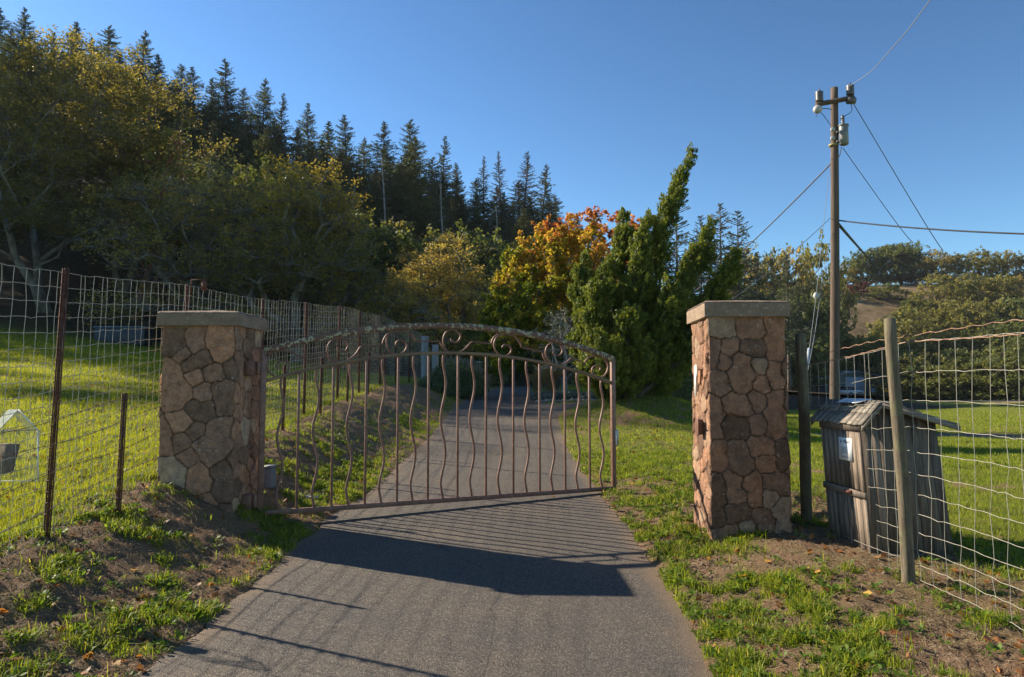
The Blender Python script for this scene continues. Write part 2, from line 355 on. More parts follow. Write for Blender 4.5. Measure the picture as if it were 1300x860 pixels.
M['oakgold'] = leafmat('oak_leaves_gold', [(0, (.14, .125, .055)), (.35, (.22, .19, .065)), (.7, (.33, .25, .055)), (1, (.40, .23, .04))], .5)
M['oaktan'] = leafmat('oak_leaves_tan', [(0, (.15, .135, .06)), (.4, (.25, .215, .085)), (.75, (.36, .29, .10)), (1, (.38, .25, .07))], .5)
M['oakgreen'] = leafmat('oak_leaves_green', [(0, (.08, .10, .036)), (.5, (.15, .17, .052)), (1, (.25, .235, .075))], .4)
M['oakolive'] = leafmat('oak_leaves_olive', [(0, (.11, .11, .04)), (.5, (.22, .21, .065)), (1, (.34, .28, .09))], .45)
M['oakdark'] = leafmat('oak_leaves_dark', [(0, (.06, .08, .03)), (.5, (.11, .135, .045)), (1, (.20, .20, .06))], .4)
M['redleaf'] = leafmat('red_shrub', [(0, (.06, .02, .02)), (.5, (.12, .035, .03)), (1, (.16, .07, .05))], .3)
M['fir'] = leafmat('fir_needles', [(0, (.055, .075, .045)), (.5, (.105, .13, .07)), (1, (.18, .19, .09))], .4)
M['firblue'] = leafmat('pine_needles', [(0, (.05, .068, .046)), (.5, (.085, .11, .07)), (1, (.14, .155, .09))], .3)
M['deadfir'] = leafmat('dying_needles', [(0, (.08, .07, .055)), (.5, (.13, .11, .085)), (1, (.19, .15, .11))], .25)
M['maple'] = leafmat('maple_leaves', [(0, (.05, .09, .014)), (.25, (.14, .19, .022)), (.45, (.34, .31, .035)), (.62, (.46, .31, .055)), (.8, (.47, .23, .065)), (1, (.42, .13, .06))], .55)
M['juniper'] = leafmat('juniper_scales', [(0, (.05, .08, .018)), (.5, (.12, .16, .03)), (1, (.27, .28, .05))], .45)
M['shrub'] = leafmat('shrub_leaves', [(0, (.04, .065, .03)), (.5, (.075, .11, .045)), (1, (.13, .16, .07))], .3)
M['bluegreen'] = leafmat('blue_juniper', [(0, (.03, .055, .052)), (.5, (.065, .10, .092)), (1, (.12, .165, .15))], .2)
M['olive'] = leafmat('grey_leaves', [(0, (.09, .11, .11)), (.5, (.15, .18, .18)), (1, (.24, .22, .18))], .3)
M['strawgrass'] = leafmat('ornamental_grass', [(0, (.16, .12, .05)), (.5, (.34, .26, .13)), (1, (.5, .42, .24))], .4)
M['grass'] = leafmat('grass_blades', [(0, (.08, .11, .014)), (.4, (.19, .25, .022)), (.7, (.32, .36, .035)), (.85, (.42, .38, .09)), (1, (.46, .36, .18))], .5)
M['meadow'] = leafmat('meadow_blades', [(0, (.09, .12, .012)), (.45, (.24, .28, .02)), (.8, (.42, .40, .035)), (1, (.46, .35, .12))], .6)
M['straw'] = leafmat('dead_stalks', [(0, (.16, .11, .06)), (.5, (.32, .24, .14)), (1, (.48, .39, .26))], .25)
M['weed'] = leafmat('weed_leaves', [(0, (.05, .095, .018)), (.5, (.11, .19, .026)), (1, (.22, .28, .045))], .5)
M['fallen'] = leafmat('fallen_leaves', [(0, (.09, .04, .02)), (.5, (.25, .11, .04)), (.85, (.42, .17, .05)), (1, (.55, .36, .07))], .35)
M['pebble'] = simple('pebbles', (.07, .042, .027), (.30, .21, .14), 5, .95)

# ------------------------------------------------------------------ ground sheet and driveway
def spaced(lo, hi, fine_lo, fine_hi, step, growth=1.045):
    a = list(np.arange(fine_lo, fine_hi, step)); s = step; x = fine_hi
    while x < hi: a.append(x); s *= growth; x += s
    a.append(hi); s = step; x = fine_lo - step; L = []
    while x > lo: L.append(x); s *= growth; x -= s
    L.append(lo); return np.array(L[::-1] + a)
gx = spaced(-520, 520, -5.5, 5.5, .045); gy = spaced(-60, 900, 2.8, 12, .05, 1.03)
GX, GY = np.meshgrid(gx, gy); GZ = terrain(GX, GY)
dr = indrive(GX, GY); near = indrive(GX + .06, GY) & indrive(GX - .06, GY) & dr
GZ = np.where(near, GZ - .04, GZ)
nx, ny = len(gx), len(gy)
ii = (np.arange(ny - 1)[:, None] * nx + np.arange(nx - 1)[None, :])
mb = MB(); mb.add(np.stack([GX, GY, GZ], -1), np.stack([ii, ii + 1, ii + nx + 1, ii + nx], -1))
gm = mb.mesh('ground', True)
y0v = itp(GX, [(-80, 38), (-36, 42), (-15, 45), (0, 46), (20, 55), (40, 64), (60, 130), (300, 140)])
forest = sstep(-3, 3, GY - y0v + 6 * (fbm(GX, GY, .15, 31) - .5)); dry = sstep(128, 150, GY) * (GX > 40)
for nme, arr in (('grassy', grassmask(GX, GY)), ('forest', forest * (1 - dry)), ('dryhill', dry)):
    a = gm.attributes.new(nme, 'FLOAT', 'POINT'); a.data.foreach_set('value', arr.astype(np.float32).ravel())
tag(link('ground', gm, M['ground']), kind='structure')

def sheet(name, rows, zoff, cols=30, kind='structure'):
    rows = np.array(rows); n = len(rows); t = np.linspace(0, 1, cols)
    A = rows[:, 0:2]; B = rows[:, 2:4]
    P2 = A[:, None, :] * (1 - t)[None, :, None] + B[:, None, :] * t[None, :, None]
    z = terrain(P2[..., 0], P2[..., 1], False) + zoff + .012 * (fbm(P2[..., 0], P2[..., 1], .7, 41) - .5)
    v = np.concatenate([P2, z[..., None]], -1); i = np.arange(n - 1)[:, None] * cols + np.arange(cols - 1)[None, :]
    mb = MB(); mb.add(v, np.stack([i, i + 1, i + cols + 1, i + cols], -1)); me = mb.mesh(name, True)
    Wd = np.linalg.norm(B - A, axis=1)[:, None]; d = np.minimum(t, 1 - t)[None, :] * Wd
    e = np.clip(1 - (d - .03) / (.22 * (.3 + fbm(P2[..., 0], P2[..., 1], 2.2, 44))), 0, 1) * sstep(.35, .6, fbm(P2[..., 0], P2[..., 1], 3, 45) + .12)
    a = me.attributes.new('edge', 'FLOAT', 'POINT'); a.data.foreach_set('value', e.astype(np.float32).ravel())
    return tag(link(name, me, M['asphalt']), kind=kind)
Ys = np.concatenate([np.arange(-4, 14, .05), np.arange(14, 60, .2)])
jl = .16 * (fbm(Ys, Ys * 0, 1.3, 51) - .5) + .08 * (fbm(Ys, Ys * 0, 6, 52) - .5); jr = .16 * (fbm(Ys, Ys * 0 + 9, 1.3, 53) - .5) + .08 * (fbm(Ys, Ys * 0 + 9, 6, 54) - .5)
sheet('driveway', np.stack([itp(Ys, XL) + jl, Ys, itp(Ys, XR) + jr, Ys], 1), .004, 60)
Xs = np.arange(.3, 16, .2)
sheet('side_driveway', np.stack([Xs, np.maximum(18.6, np.where(Xs < 1.2, 18.6, np.minimum(18.6 + np.sqrt(np.maximum(Xs - 1.2, 0) / .45), 20.7))), Xs, 23.0 + .03 * Xs], 1), .010, 14)
# distant farm road and yard in front of the barn
def flat(name, pts, mat, dz=.06):
    v = [(x, y, float(terrain(x, y, False)) + dz) for x, y in pts]
    mb = MB(); n = len(v) // 2; mb.add(v, [[k, k + 1, n + k + 1, n + k] for k in range(n - 1)]); o = link(name, mb.mesh(name), mat); return tag(o, kind='structure')
M['yard'] = simple('yard_tarmac', (.06, .06, .065), (.11, .105, .10), .6, .9, 0, 0)
xs = np.linspace(30, 150, 20)
flat('farm_yard', [(x, 86) for x in xs] + [(x, 124) for x in xs], M['yard'], .09)

# ------------------------------------------------------------------ stone pillars
def pillar(name, label, cx, cy, w, dep, zt, z0, seeds, mat, rngseed, rz=0, flare=.0):
    rng = np.random.default_rng(rngseed)
    per = [w, dep, w, dep]; cum = np.cumsum([0] + per); Lp = cum[-1]; Hh = zt - z0
    ns = int(Lp / .0095); nv = int(Hh / .0105)
    s = np.linspace(0, Lp, ns, endpoint=False); v = np.linspace(0, Hh, nv)
    SS, VV = np.meshgrid(s, v)
    # seeds: (s, v, stone id, weight)
    sd_ = []; sid = 0
    for st in seeds:
        for (u, vv) in st: sd_.append((u * w, vv * Hh, sid))
        sid += 1
    tries = 0
    while tries < 3000:
        tries += 1
        a = rng.uniform(w + .05, Lp - .05); bq = rng.uniform(.02, Hh)
        rr = rng.choice([.13, .17, .22])
        if all(math.hypot(min(abs(a - q[0]), Lp - abs(a - q[0])), bq - q[1]) > rr for q in sd_):
            sd_.append((a, bq, sid)); 
            if rr > .15 and rng.random() < .6:
                an = rng.choice([0, math.pi / 2]) + rng.normal(0, .2); sd_.append((a + math.cos(an) * .07, bq + math.sin(an) * .07, sid)); sd_.append((a - math.cos(an) * .05, bq - math.sin(an) * .05, sid))
            sid += 1
    sd_ = np.array(sd_); ids = sd_[:, 2].astype(int)
    jx = .028 * (fbm(SS, VV, 7, rngseed + 1) - .5) + .018 * (fbm(SS, VV, 30, rngseed + 2, 2) - .5); jy = .028 * (fbm(SS + 5, VV, 7, rngseed + 3) - .5) + .018 * (fbm(SS + 5, VV, 30, rngseed + 4, 2) - .5)
    A = SS + jx; B = VV + jy
    D1 = np.full(A.shape, 1e9); I1 = np.zeros(A.shape, int)
    allD = []
    for k, (a, bq, _) in enumerate(sd_):
        dx = np.abs(A - a); dx = np.minimum(dx, Lp - dx); d = dx * dx + (B - bq) ** 2; allD.append(d)
        better = d < D1; D1 = np.where(better, d, D1); I1 = np.where(better, k, I1)
    E = np.full(A.shape, 1e9); stone = ids[I1]
    for k, d in enumerate(allD):
        dx = np.abs(sd_[I1, 0] - sd_[k, 0]); dx = np.minimum(dx, Lp - dx); cc = np.hypot(dx, sd_[I1, 1] - sd_[k, 1])
        e = (d - D1) / (2 * np.maximum(cc, .02)); e = np.where(ids[k] == stone, 1e9, e); E = np.minimum(E, e)
    hs = rng.uniform(-.012, .014, sid); tx = rng.normal(0, .07, sid); ty = rng.normal(0, .05, sid)
    cs = np.zeros(sid); cv = np.zeros(sid)
    for k in range(sid): cs[k] = sd_[ids == k, 0].mean(); cv[k] = sd_[ids == k, 1].mean()
    dxx = A - cs[stone]; dxx = np.where(dxx > Lp / 2, dxx - Lp, np.where(dxx < -Lp / 2, dxx + Lp, dxx))
    face = np.clip((E - .0012) / .007, 0, 1) ** .6 * .034
    h = -.024 + face * .72 + (hs[stone] + np.clip(dxx * tx[stone] + (B - cv[stone]) * ty[stone], -.014, .014)) * (face / .034) * .8 + .018 * (fbm(A, B, 10, rngseed + 5) - .5) + .009 * (fbm(A, B, 40, rngseed + 6, 2) - .5)
    # base rectangle with normals; corners blended
    X = np.zeros_like(SS); Y = np.zeros_like(SS); NX = np.zeros_like(SS); NY = np.zeros_like(SS)
    corners = [(-w / 2, -dep / 2), (w / 2, -dep / 2), (w / 2, dep / 2), (-w / 2, dep / 2)]; nor = [(0, -1), (1, 0), (0, 1), (-1, 0)]
    for f in range(4):
        mk = (SS >= cum[f]) & (SS < cum[f + 1] + 1e-9) if f == 3 else (SS >= cum[f]) & (SS < cum[f + 1])
        t = (SS - cum[f]) / per[f]; c0 = corners[f]; c1 = corners[(f + 1) % 4]
        X = np.where(mk, c0[0] + (c1[0] - c0[0]) * t, X); Y = np.where(mk, c0[1] + (c1[1] - c0[1]) * t, Y)
        d0 = t * per[f]; d1 = (1 - t) * per[f]; rr = .02
        b0 = np.clip(1 - d0 / rr, 0, 1) * .5; b1 = np.clip(1 - d1 / rr, 0, 1) * .5; pn = nor[(f - 1) % 4]; nn = nor[(f + 1) % 4]
        fx = nor[f][0] * (1 - b0 - b1) + pn[0] * b0 + nn[0] * b1; fy = nor[f][1] * (1 - b0 - b1) + pn[1] * b0 + nn[1] * b1
        NX = np.where(mk, fx, NX); NY = np.where(mk, fy, NY)
        # pull the sharp corners in a little
        X = np.where(mk, X - (np.clip(1 - d0 / rr, 0, 1) ** 2 * pn[0] + np.clip(1 - d1 / rr, 0, 1) ** 2 * nn[0]) * .006, X)
        Y = np.where(mk, Y - (np.clip(1 - d0 / rr, 0, 1) ** 2 * pn[1] + np.clip(1 - d1 / rr, 0, 1) ** 2 * nn[1]) * .006, Y)
    fl = 1 + flare * (1 - VV / Hh)
    X = X * fl + NX * h; Y = Y * fl + NY * h
    rt = thing(name, label, 'stone pillar', (cx, cy, z0), 'stone gate pillars', rz)
    co = np.stack([X, Y, VV], -1)
    i = np.arange(nv - 1)[:, None] * ns; j = np.arange(ns)[None, :]; j2 = (j + 1) % ns
    mb = MB(); mb.add(co, np.stack([i + j, i + j2, i + ns + j2, i + ns + j], -1)); me = mb.mesh('masonry', True)
    tone = np.clip(rng.uniform(-.1, 1.1, sid), 0, 1)[stone]; joint = np.clip(1 - (E - .001) / .006, 0, 1)
    for nme, arr in (('tone', tone), ('joint', joint)):
        a = me.attributes.new(nme, 'FLOAT', 'POINT'); a.data.foreach_set('value', arr.astype(np.float32).ravel())
    link('masonry', me, mat, rt)
    # cast cap: subdivided slab with a shallow hipped top and chipped arrises
    cw, cdp, th = w + .085, dep + .085, .15
    n = 48; g = np.linspace(-.5, .5, n); U, Vv = np.meshgrid(g, g)
    def wob(x, y, z, k): return .006 * (fbm(x * 9 + z * 5, y * 9 + z * 7, 1, 60 + k) - .5)
    mbc = MB()
    top = np.stack([U * cw, Vv * cdp, Hh + th + .055 * (1 - 2 * np.maximum(np.abs(U), np.abs(Vv))) - .012 * np.clip((np.maximum(np.abs(U), np.abs(Vv)) - .485) / .015, 0, 1) + .006 * (fbm(U, Vv, 14, 70) - .5)], -1)
    k = np.arange(n - 1)[:, None] * n + np.arange(n - 1)[None, :]
    mbc.add(top, np.stack([k, k + 1, k + n + 1, k + n], -1))
    zz = np.linspace(0, 1, 10)
    for sgn, ax in ((-1, 1), (1, 0), (1, 1), (-1, 0)):
        G, Z = np.meshgrid(g, zz)
        chip = .02 * np.clip(fbm(G, Z, 9, 77 + sgn + ax) - .55, 0, 1) + .005 * (fbm(G * 3, Z, 12, 80) - .5)
        rnd = .010 * (np.clip((Z - .9) / .1, 0, 1) ** 2)
        if ax == 1: c_ = np.stack([G * cw, sgn * (cdp / 2 - chip - rnd), Hh + Z * (th - .012) + .0], -1)
        else: c_ = np.stack([sgn * (cw / 2 - chip - rnd), G * cdp, Hh + Z * (th - .012)], -1)
        k2 = np.arange(9)[:, None] * n + np.arange(n - 1)[None, :]
        mbc.add(c_, np.stack([k2, k2 + 1, k2 + n + 1, k2 + n], -1))
    mbc.box((0, 0, Hh + .065), (cw - .05, cdp - .05, .13)); mbc.add([(-cw / 2 + .004, -cdp / 2 + .004, Hh + .001), (cw / 2 - .004, -cdp / 2 + .004, Hh + .001), (cw / 2 - .004, cdp / 2 - .004, Hh + .001), (-cw / 2 + .004, cdp / 2 - .004, Hh + .001)], [[0, 3, 2, 1]])
    mbc.box((0, 0, Hh - .008), (w - .02, dep - .02, .03))
    link('cap', mbc.mesh('cap', False), M['cap'], rt)
    return rt
def normseeds(raw, lx, rx, y0, y1):
    out = []
    for st in raw:
        L = []
        for (x, y) in st:
            t = (y - y0) / (y1 - y0); l = lx[0] + (lx[1] - lx[0]) * t; r = rx[0] + (rx[1] - rx[0]) * t
            L.append(((x - l) / (r - l), 1 - t))
        out.append(L)
    return out
rawR = [[(115, 130), (150, 128)], [(215, 128), (250, 130)], [(318, 120), (318, 165), (318, 205)], [(105, 180), (107, 225)], [(165, 185)], [(225, 188), (258, 195)], [(145, 234)],
        [(185, 260), (222, 260), (203, 225), (203, 295)], [(266, 240)], [(315, 250), (315, 285)], [(125, 280), (135, 310)], [(277, 298)], [(165, 350), (210, 362)], [(258, 345)], [(320, 345), (320, 395), (322, 440)],
        [(112, 360), (116, 400), (116, 440)], [(165, 428), (205, 432)], [(262, 425)], [(125, 495), (128, 530)], [(195, 500), (205, 545)], [(262, 482), (295, 488)], [(300, 537)], [(343, 495), (345, 525)],
        [(128, 600), (132, 650), (132, 695)], [(178, 590), (195, 635)], [(245, 595), (262, 640)], [(310, 590), (345, 600)], [(301, 642)], [(180, 688), (215, 686)], [(345, 670), (347, 730), (350, 800)],
        [(150, 760), (185, 745), (160, 805)], [(232, 732)], [(275, 690), (290, 720)], [(250, 795), (285, 790)]]
seedsR = normseeds(rawR, (85, 118), (350, 378), 92, 832)
rawL = [[(85, 175), (115, 190), (100, 145)], [(185, 155), (185, 185)], [(255, 170), (300, 175), (280, 210)], [(142, 213)], [(170, 240), (215, 232)], [(90, 270), (100, 360), (140, 330), (85, 320)], [(193, 290)], [(240, 275), (270, 275)], [(318, 262), (335, 270)],
        [(218, 330)], [(280, 330), (300, 380), (310, 320)], [(195, 395), (230, 395)], [(118, 430), (145, 430)], [(76, 450), (78, 500)], [(190, 455)], [(140, 490)], [(225, 500), (270, 450), (300, 500), (260, 530), (310, 440)], [(172, 540)],
        [(75, 570), (130, 580), (95, 620)], [(205, 585), (225, 625)], [(300, 580), (302, 640)], [(240, 672)], [(145, 685), (185, 695)], [(80, 670), (80, 730)], [(200, 760), (260, 735), (310, 720), (300, 770)], [(135, 750)]]
seedsL = normseeds(rawL, (62, 50), (335, 340), 125, 810)
pL = pillar('stone_pillar', 'shaded grey fieldstone gate pillar holding the gate hinges, left of the driveway', -3.325, 7.9, .79, .74, 2.29, -.02, seedsL, M['stoneL'], 11, R(-1), .02)
pR = pillar('stone_pillar', 'reddish fieldstone gate pillar right of the driveway, beside the old wooden hut', 2.27, 7.16, .73, .70, 2.31, -.02, seedsR, M['stoneR'], 23, R(-1.5), .04)
# latch catch and a torn white number plate on the drive side of the right pillar
mb = MB(); xx = 1.885
mb.box((xx - .05, 7.05, 1.24), (.012, .12, .17)); mb.box((xx - .01, 7.05, 1.24), (.09, .02, .15), taper=.6); mb.box((xx - .03, 7.05, 1.24), (.03, .1, .015))
bevel(part(pR, 'latch_catch', mb, M['gate'])).parent = pR
M['whitesign'] = simple('white_enamel', (.62, .60, .54), (.82, .80, .74), 20, .6, 0, .1)
mb = MB(); mb.box((xx - .035, 7.15, 1.70), (.010, .06, .30)); mb.box((xx - .036, 7.10, 1.80), (.008, .05, .12), rx=R(-20))
part(pR, 'number_plate', mb, M['whitesign'])

# ------------------------------------------------------------------ gate
GA = np.array([XA(334, 7.9), 7.9]); GB = np.array([XA(778, 9.93), 9.93]); GL = np.linalg.norm(GB - GA); GD = (GB - GA) / GL; GZ0 = .225
GN = np.array([-GD[1], GD[0]])
def gp(u, v, n=0): q = GA + GD * u + GN * n; return np.array([q[0], q[1], GZ0 + v])
def gate_uv(px, py):
    u = (px - 650) / FPX; vv = (430 - py) / FPX
    d = np.array([u, math.cos(PITCH) - vv * math.sin(PITCH), math.sin(PITCH) + vv * math.cos(PITCH)])
    # intersect with vertical plane of the gate
    t = (GA @ GN) / (d[:2] @ GN); p = d * t; return (p[:2] - GA) @ GD, p[2] + CAMZ - GZ0
gate = thing('driveway_gate', 'brown wrought iron driveway gate with arched top and wavy bars, half open', 'gate', (GA[0], GA[1], 0))
def bar(mb, pts, wd, a=.5):   # rectangular bar swept along gate-plane points (u,v)
    pts = np.array(pts); t = np.gradient(pts, axis=0); t /= np.linalg.norm(t, axis=1, keepdims=True); nn = np.stack([-t[:, 1], t[:, 0]], 1)
    h, dth = wd; V = []
    for (u, v), (a1, a2) in zip(pts, nn):
        for sx, sn in ((1, 1), (1, -1), (-1, -1), (-1, 1)): V.append(gp(u + a1 * h / 2 * sx, v + a2 * h / 2 * sx, sn * dth / 2))
    n = len(pts); q = [[i * 4 + k, i * 4 + (k + 1) % 4, i * 4 + 4 + (k + 1) % 4, i * 4 + 4 + k] for i in range(n - 1) for k in range(4)]
    q += [[0, 3, 2, 1], [4 * n - 4, 4 * n - 3, 4 * n - 2, 4 * n - 1]]
    mb.add(V, q); return mb
def arc(v0, v1, vm, u0, u1, n=48):
    uu = np.linspace(u0, u1, n); t = (uu - u0) / (u1 - u0); return np.stack([uu, v0 + (v1 - v0) * t + (vm - (v0 + v1) / 2) * (1 - np.abs(2 * t - 1) ** 2.05)], 1)
TOP = arc(1.815, 1.815, 2.185, 0, GL); MID = arc(1.475, 1.475, 1.845, 0, GL)
for u_ in (0, GL):
    bevel(part(gate, 'stile', bar(MB(), [(u_, -.03 if u_ == 0 else 0), (u_, .9), (u_, 1.83)], (.062, .05)), M['gate']))
mb = bar(MB(), TOP[:], (.074, .055))
part(gate, 'top_rail', mb, M['gate_lichen'])
part(gate, 'middle_rail', bar(MB(), MID, (.038, .035)), M['mossy'])
bevel(part(gate, 'bottom_rail', bar(MB(), [(.031, .03), (GL / 2, .03), (GL - .031, .03)], (.055, .05)), M['gate']))
npk = 24
for k in range(1, npk):
    u_ = GL * k / npk + (.0 if k % 2 else 0); vt = np.interp(u_, MID[:, 0], MID[:, 1]) - .018
    if k % 2 == 0:
        bevel(part(gate, 'straight_bar', bar(MB(), [(u_, .055), (u_, vt / 2), (u_, vt)], (.026, .024)), M['gate']), .003)
    else:
        tt = np.linspace(0, 1, 40); wv = .032 * np.sin(tt * 2 * math.pi * 2.1 + .6) * np.clip(np.minimum(tt, 1 - tt) * 9, 0, 1) 
        bevel(part(gate, 'wavy_bar', bar(MB(), np.stack([u_ - wv, .055 + tt * (vt - .055)], 1), (.026, .022)), M['gate']), .003)
def catmull(p, n=6):
    p = np.array(p, float); q = np.vstack([2 * p[0] - p[1], p, 2 * p[-1] - p[-2]]); out = []
    for i in range(1, len(q) - 2):
        for t in np.linspace(0, 1, n, endpoint=False):
            a, b_, c_, d_ = q[i - 1], q[i], q[i + 1], q[i + 2]
            out.append(.5 * ((2 * b_) + (-a + c_) * t + (2 * a - 5 * b_ + 4 * c_ - d_) * t * t + (-a + 3 * b_ - 3 * c_ + d_) * t ** 3))
    out.append(q[-2]); return np.array(out)
c1, c2, c3 = (330, 405), (480, 400), (630, 405)
scr = [
 (c1, [(190, 512), (175, 490), (190, 460), (230, 437), (280, 450), (300, 500), (285, 550), (240, 588), (180, 600), (120, 572), (82, 520), (74, 450), (84, 392), (120, 355), (190, 333), (270, 330), (340, 350), (385, 380), (425, 405)]),
 (c1, [(425, 405), (540, 378), (655, 355)]), (c1, [(655, 357), (690, 388), (725, 420), (765, 445)]),
 (c1, [(800, 300), (812, 328), (850, 340), (890, 320), (908, 280), (895, 238), (860, 212), (800, 205), (745, 222), (708, 262), (695, 315), (707, 370), (745, 415), (800, 440), (870, 440), (930, 412), (985, 365), (1035, 290)]),
 (c1, [(1035, 290), (1150, 275), (1262, 262)]),
 (c2, [(45, 300), (60, 250), (90, 207), (130, 182)]),
 (c2, [(185, 315), (185, 290), (210, 264), (250, 262), (285, 288), (296, 325), (278, 368), (240, 398), (195, 408), (140, 385), (105, 350), (88, 295), (90, 240), (108, 203), (145, 180), (210, 168), (280, 172), (330, 193), (370, 230), (395, 272)]),
 (c2, [(395, 272), (515, 273), (635, 272)]), (c2, [(635, 272), (655, 315), (685, 350), (725, 380)]),
 (c2, [(752, 245), (760, 270), (800, 285), (835, 260), (850, 215), (830, 180), (790, 160), (740, 158), (700, 180), (675, 230), (672, 290), (690, 340), (730, 378), (790, 392), (850, 380), (900, 347), (940, 305), (968, 280)]),
 (c2, [(968, 280), (1070, 288), (1168, 298)]), (c2, [(1168, 300), (1178, 260), (1205, 222), (1250, 195)]),
 (c3, [(60, 297), (78, 272), (110, 266), (143, 288), (155, 322), (140, 356), (100, 378), (48, 372), (8, 345), (-18, 300), (-22, 250), (-5, 205), (25, 180), (75, 166), (145, 168), (200, 195), (240, 240), (265, 295)]),
 (c3, [(265, 295), (370, 315), (478, 345)]), (c3, [(478, 345), (485, 385), (503, 420), (535, 450)]),
 (c3, [(585, 340), (603, 368), (645, 378), (675, 352), (682, 310), (655, 265), (610, 245), (565, 252), (525, 285), (508, 340), (520, 395), (555, 440), (605, 468), (665, 475), (722, 452), (770, 405)]),
 (c3, [(770, 405), (840, 425), (908, 455)]),
 (c3, [(908, 455), (940, 412), (982, 390), (1040, 385), (1095, 402), (1133, 435), (1152, 482), (1146, 532), (1120, 580), (1080, 605), (1030, 595), (995, 562), (988, 520), (1010, 490), (1050, 483), (1075, 505), (1068, 530)])]
for off, pts in scr:
    uv = [gate_uv(off[0] + x / 8.125, off[1] + y / 8.125) for x, y in pts]
    curl = len(pts) > 4
    part(gate, 'scroll' if curl else 'scroll_bar', bar(MB(), catmull(uv, 5 if len(uv) > 3 else 3), (.017, .024)), M['gate'])
# hinges and latch
for v_ in (1.62, .17):
    mb = MB(); q = gp(-.055, v_); mb.tube([q - [0, 0, .07], q + [0, 0, .07]], .03, 12); q2 = gp(-.02, v_); mb.box(q2, (.07, .03, .10), math.atan2(GD[1], GD[0]))
    q3 = gp(-.13, v_ + .0); mb.box(q3 + [0, -.02, 0], (.10, .12, .16)); bevel(part(gate, 'hinge', mb, M['gate']))
mb = MB(); q = gp(GL + .05, .72); mb.box(q, (.05, .045, .22), math.atan2(GD[1], GD[0])); bevel(part(gate, 'latch_box', mb, simple('latch_steel', (.18, .15, .13), (.36, .33, .30), 12, .45, .6)))
mb = MB(); mb.box(gp(GL + .028, .72, -.028), (.02, .006, .2), math.atan2(GD[1], GD[0])); part(gate, 'latch_plate', mb, M['whitesign'])

# gate opener lying beyond the hinge post
op = thing('gate_opener', 'grey tubular swing arm opener low behind the hinge side of the gate', 'gate opener', P(360, 640, 9.2))
M['opener'] = simple('opener_grey', (.30, .29, .27), (.48, .47, .44), 9, .5, .3); M['barnwall0'] = simple('dull_grey_box', (.10, .11, .13), (.17, .18, .2), 9, .6); M['dk'] = simple('black_plastic', (.012, .012, .013), (.03, .03, .03), 9, .5)
z9 = float(terrain(-2.9, 9.2)); A_ = P(344, 636, 9.2); B_ = P(386, 632, 9.05); C_ = P(404, 631, 9.0)
mb = MB(); mb.tube([A_, (A_ + B_) / 2, B_], .033, 12); part(op, 'outer_tube', mb, M['opener'], True)
mb = MB(); mb.tube([B_, C_], .018, 10); part(op, 'push_rod', mb, M['opener'], True)
mb = MB(); mb.box(B_ + [.0, 0, .0], (.14, .07, .06)); bevel(part(op, 'end_fitting', mb, M['opener'])); 
mb = MB(); mb.box(P(393, 642, 9.0), (.06, .05, .10)); part(op, 'bracket', mb, M['dk'])
mb = MB(); mb.tube([P(392, 648, 9.0), P(412, 650, 8.9)], .03, 8); part(op, 'foot_pipe', mb, M['opener'])
cb = P(342, 622, 8.75); zc_ = float(terrain(cb[0], 8.75))
bx_ = thing('control_box', 'small grey control box behind the left pillar beside the gate opener', 'control box', (cb[0], 8.75, zc_))
mb = MB(); mb.box((cb[0], 8.75, zc_ + .12), (.12, .2, .24), taper=.8); bevel(part(bx_, 'housing', mb, M['barnwall0']), .01); mb = MB(); mb.box((cb[0], 8.75, zc_ + .255), (.12, .19, .025)); part(bx_, 'lid', mb, M['barnwall0'])

# ------------------------------------------------------------------ fences
rngF = np.random.default_rng(5)
def wiremesh(mb, f, s0, s1, step, hs, r, wob=.012, seed=0, hole=None, lean=None):
    """f(s, h) -> xyz ; horizontal wires at heights hs, vertical stays each step"""
    rg = np.random.default_rng(seed)
    ss = np.arange(s0, s1, step); n = len(ss); m = len(hs)
    ds = rg.normal(0, wob, (n, m)) * .6 + rg.normal(0, wob, n)[:, None] * .6
    ds += np.cumsum(rg.normal(0, wob * .35, (n, m)), 1)
    dh = rg.normal(0, wob * .22, (n, m)) + .012 * np.sin(ss * 1.3 + seed)[:, None]
    Q = np.array([[f(ss[i] + ds[i, j], hs[j] + dh[i, j]) for j in range(m)] for i in range(n)])
    keepv = np.ones((n, m - 1), bool); keeph = np.ones((n - 1, m), bool)
    if hole:
        for i in range(n):
            for j in range(m):
                if j < m - 1 and hole(ss[i], hs[j]): keepv[i, j] = False
                if i < n - 1 and hole(ss[i], hs[j]): keeph[i, j] = False
    mb.segs(Q[:, :-1][keepv], Q[:, 1:][keepv], r)
    A, B = Q[:-1][keeph], Q[1:][keeph]; md = (A + B) / 2 + np.stack([np.zeros(len(A)), np.zeros(len(A)), rg.normal(0, .005, len(A)) - .003], 1)
    mb.segs(A, md, r * 1.1); mb.segs(md, B, r * 1.1)
def tpost(mb, base, top, s=.022):
    base = np.array(base, float); top = np.array(top, float)
    pts = [base, (base + top) / 2, top]; V = []
    mb.tube(pts, s * .55, 4); off = np.array([s * .9, 0, 0]); mb.tube([base + off, top + off], s * .28, 4); mb.tube([base - off, top - off], s * .28, 4)
    d = top - base; L = np.linalg.norm(d)
    for t in np.arange(.08, .98, .055 / L * 1.6): q = base + d * t; mb.box(q - [0, s * .9, 0], (s * 1.1, s, .010))
LF = [(3.2, -3.55), (5.76, -3.75), (8.7, -4.0), (11.25, -4.0), (24, -4.03), (32, -4.0), (40, -3.9)]
def lfx(Y): return itp(Y, LF)
lf = thing('tall_wire_fence', 'tall woven wire deer fence on rusty steel posts along the left meadow', 'fence', (-4, 10, .7))
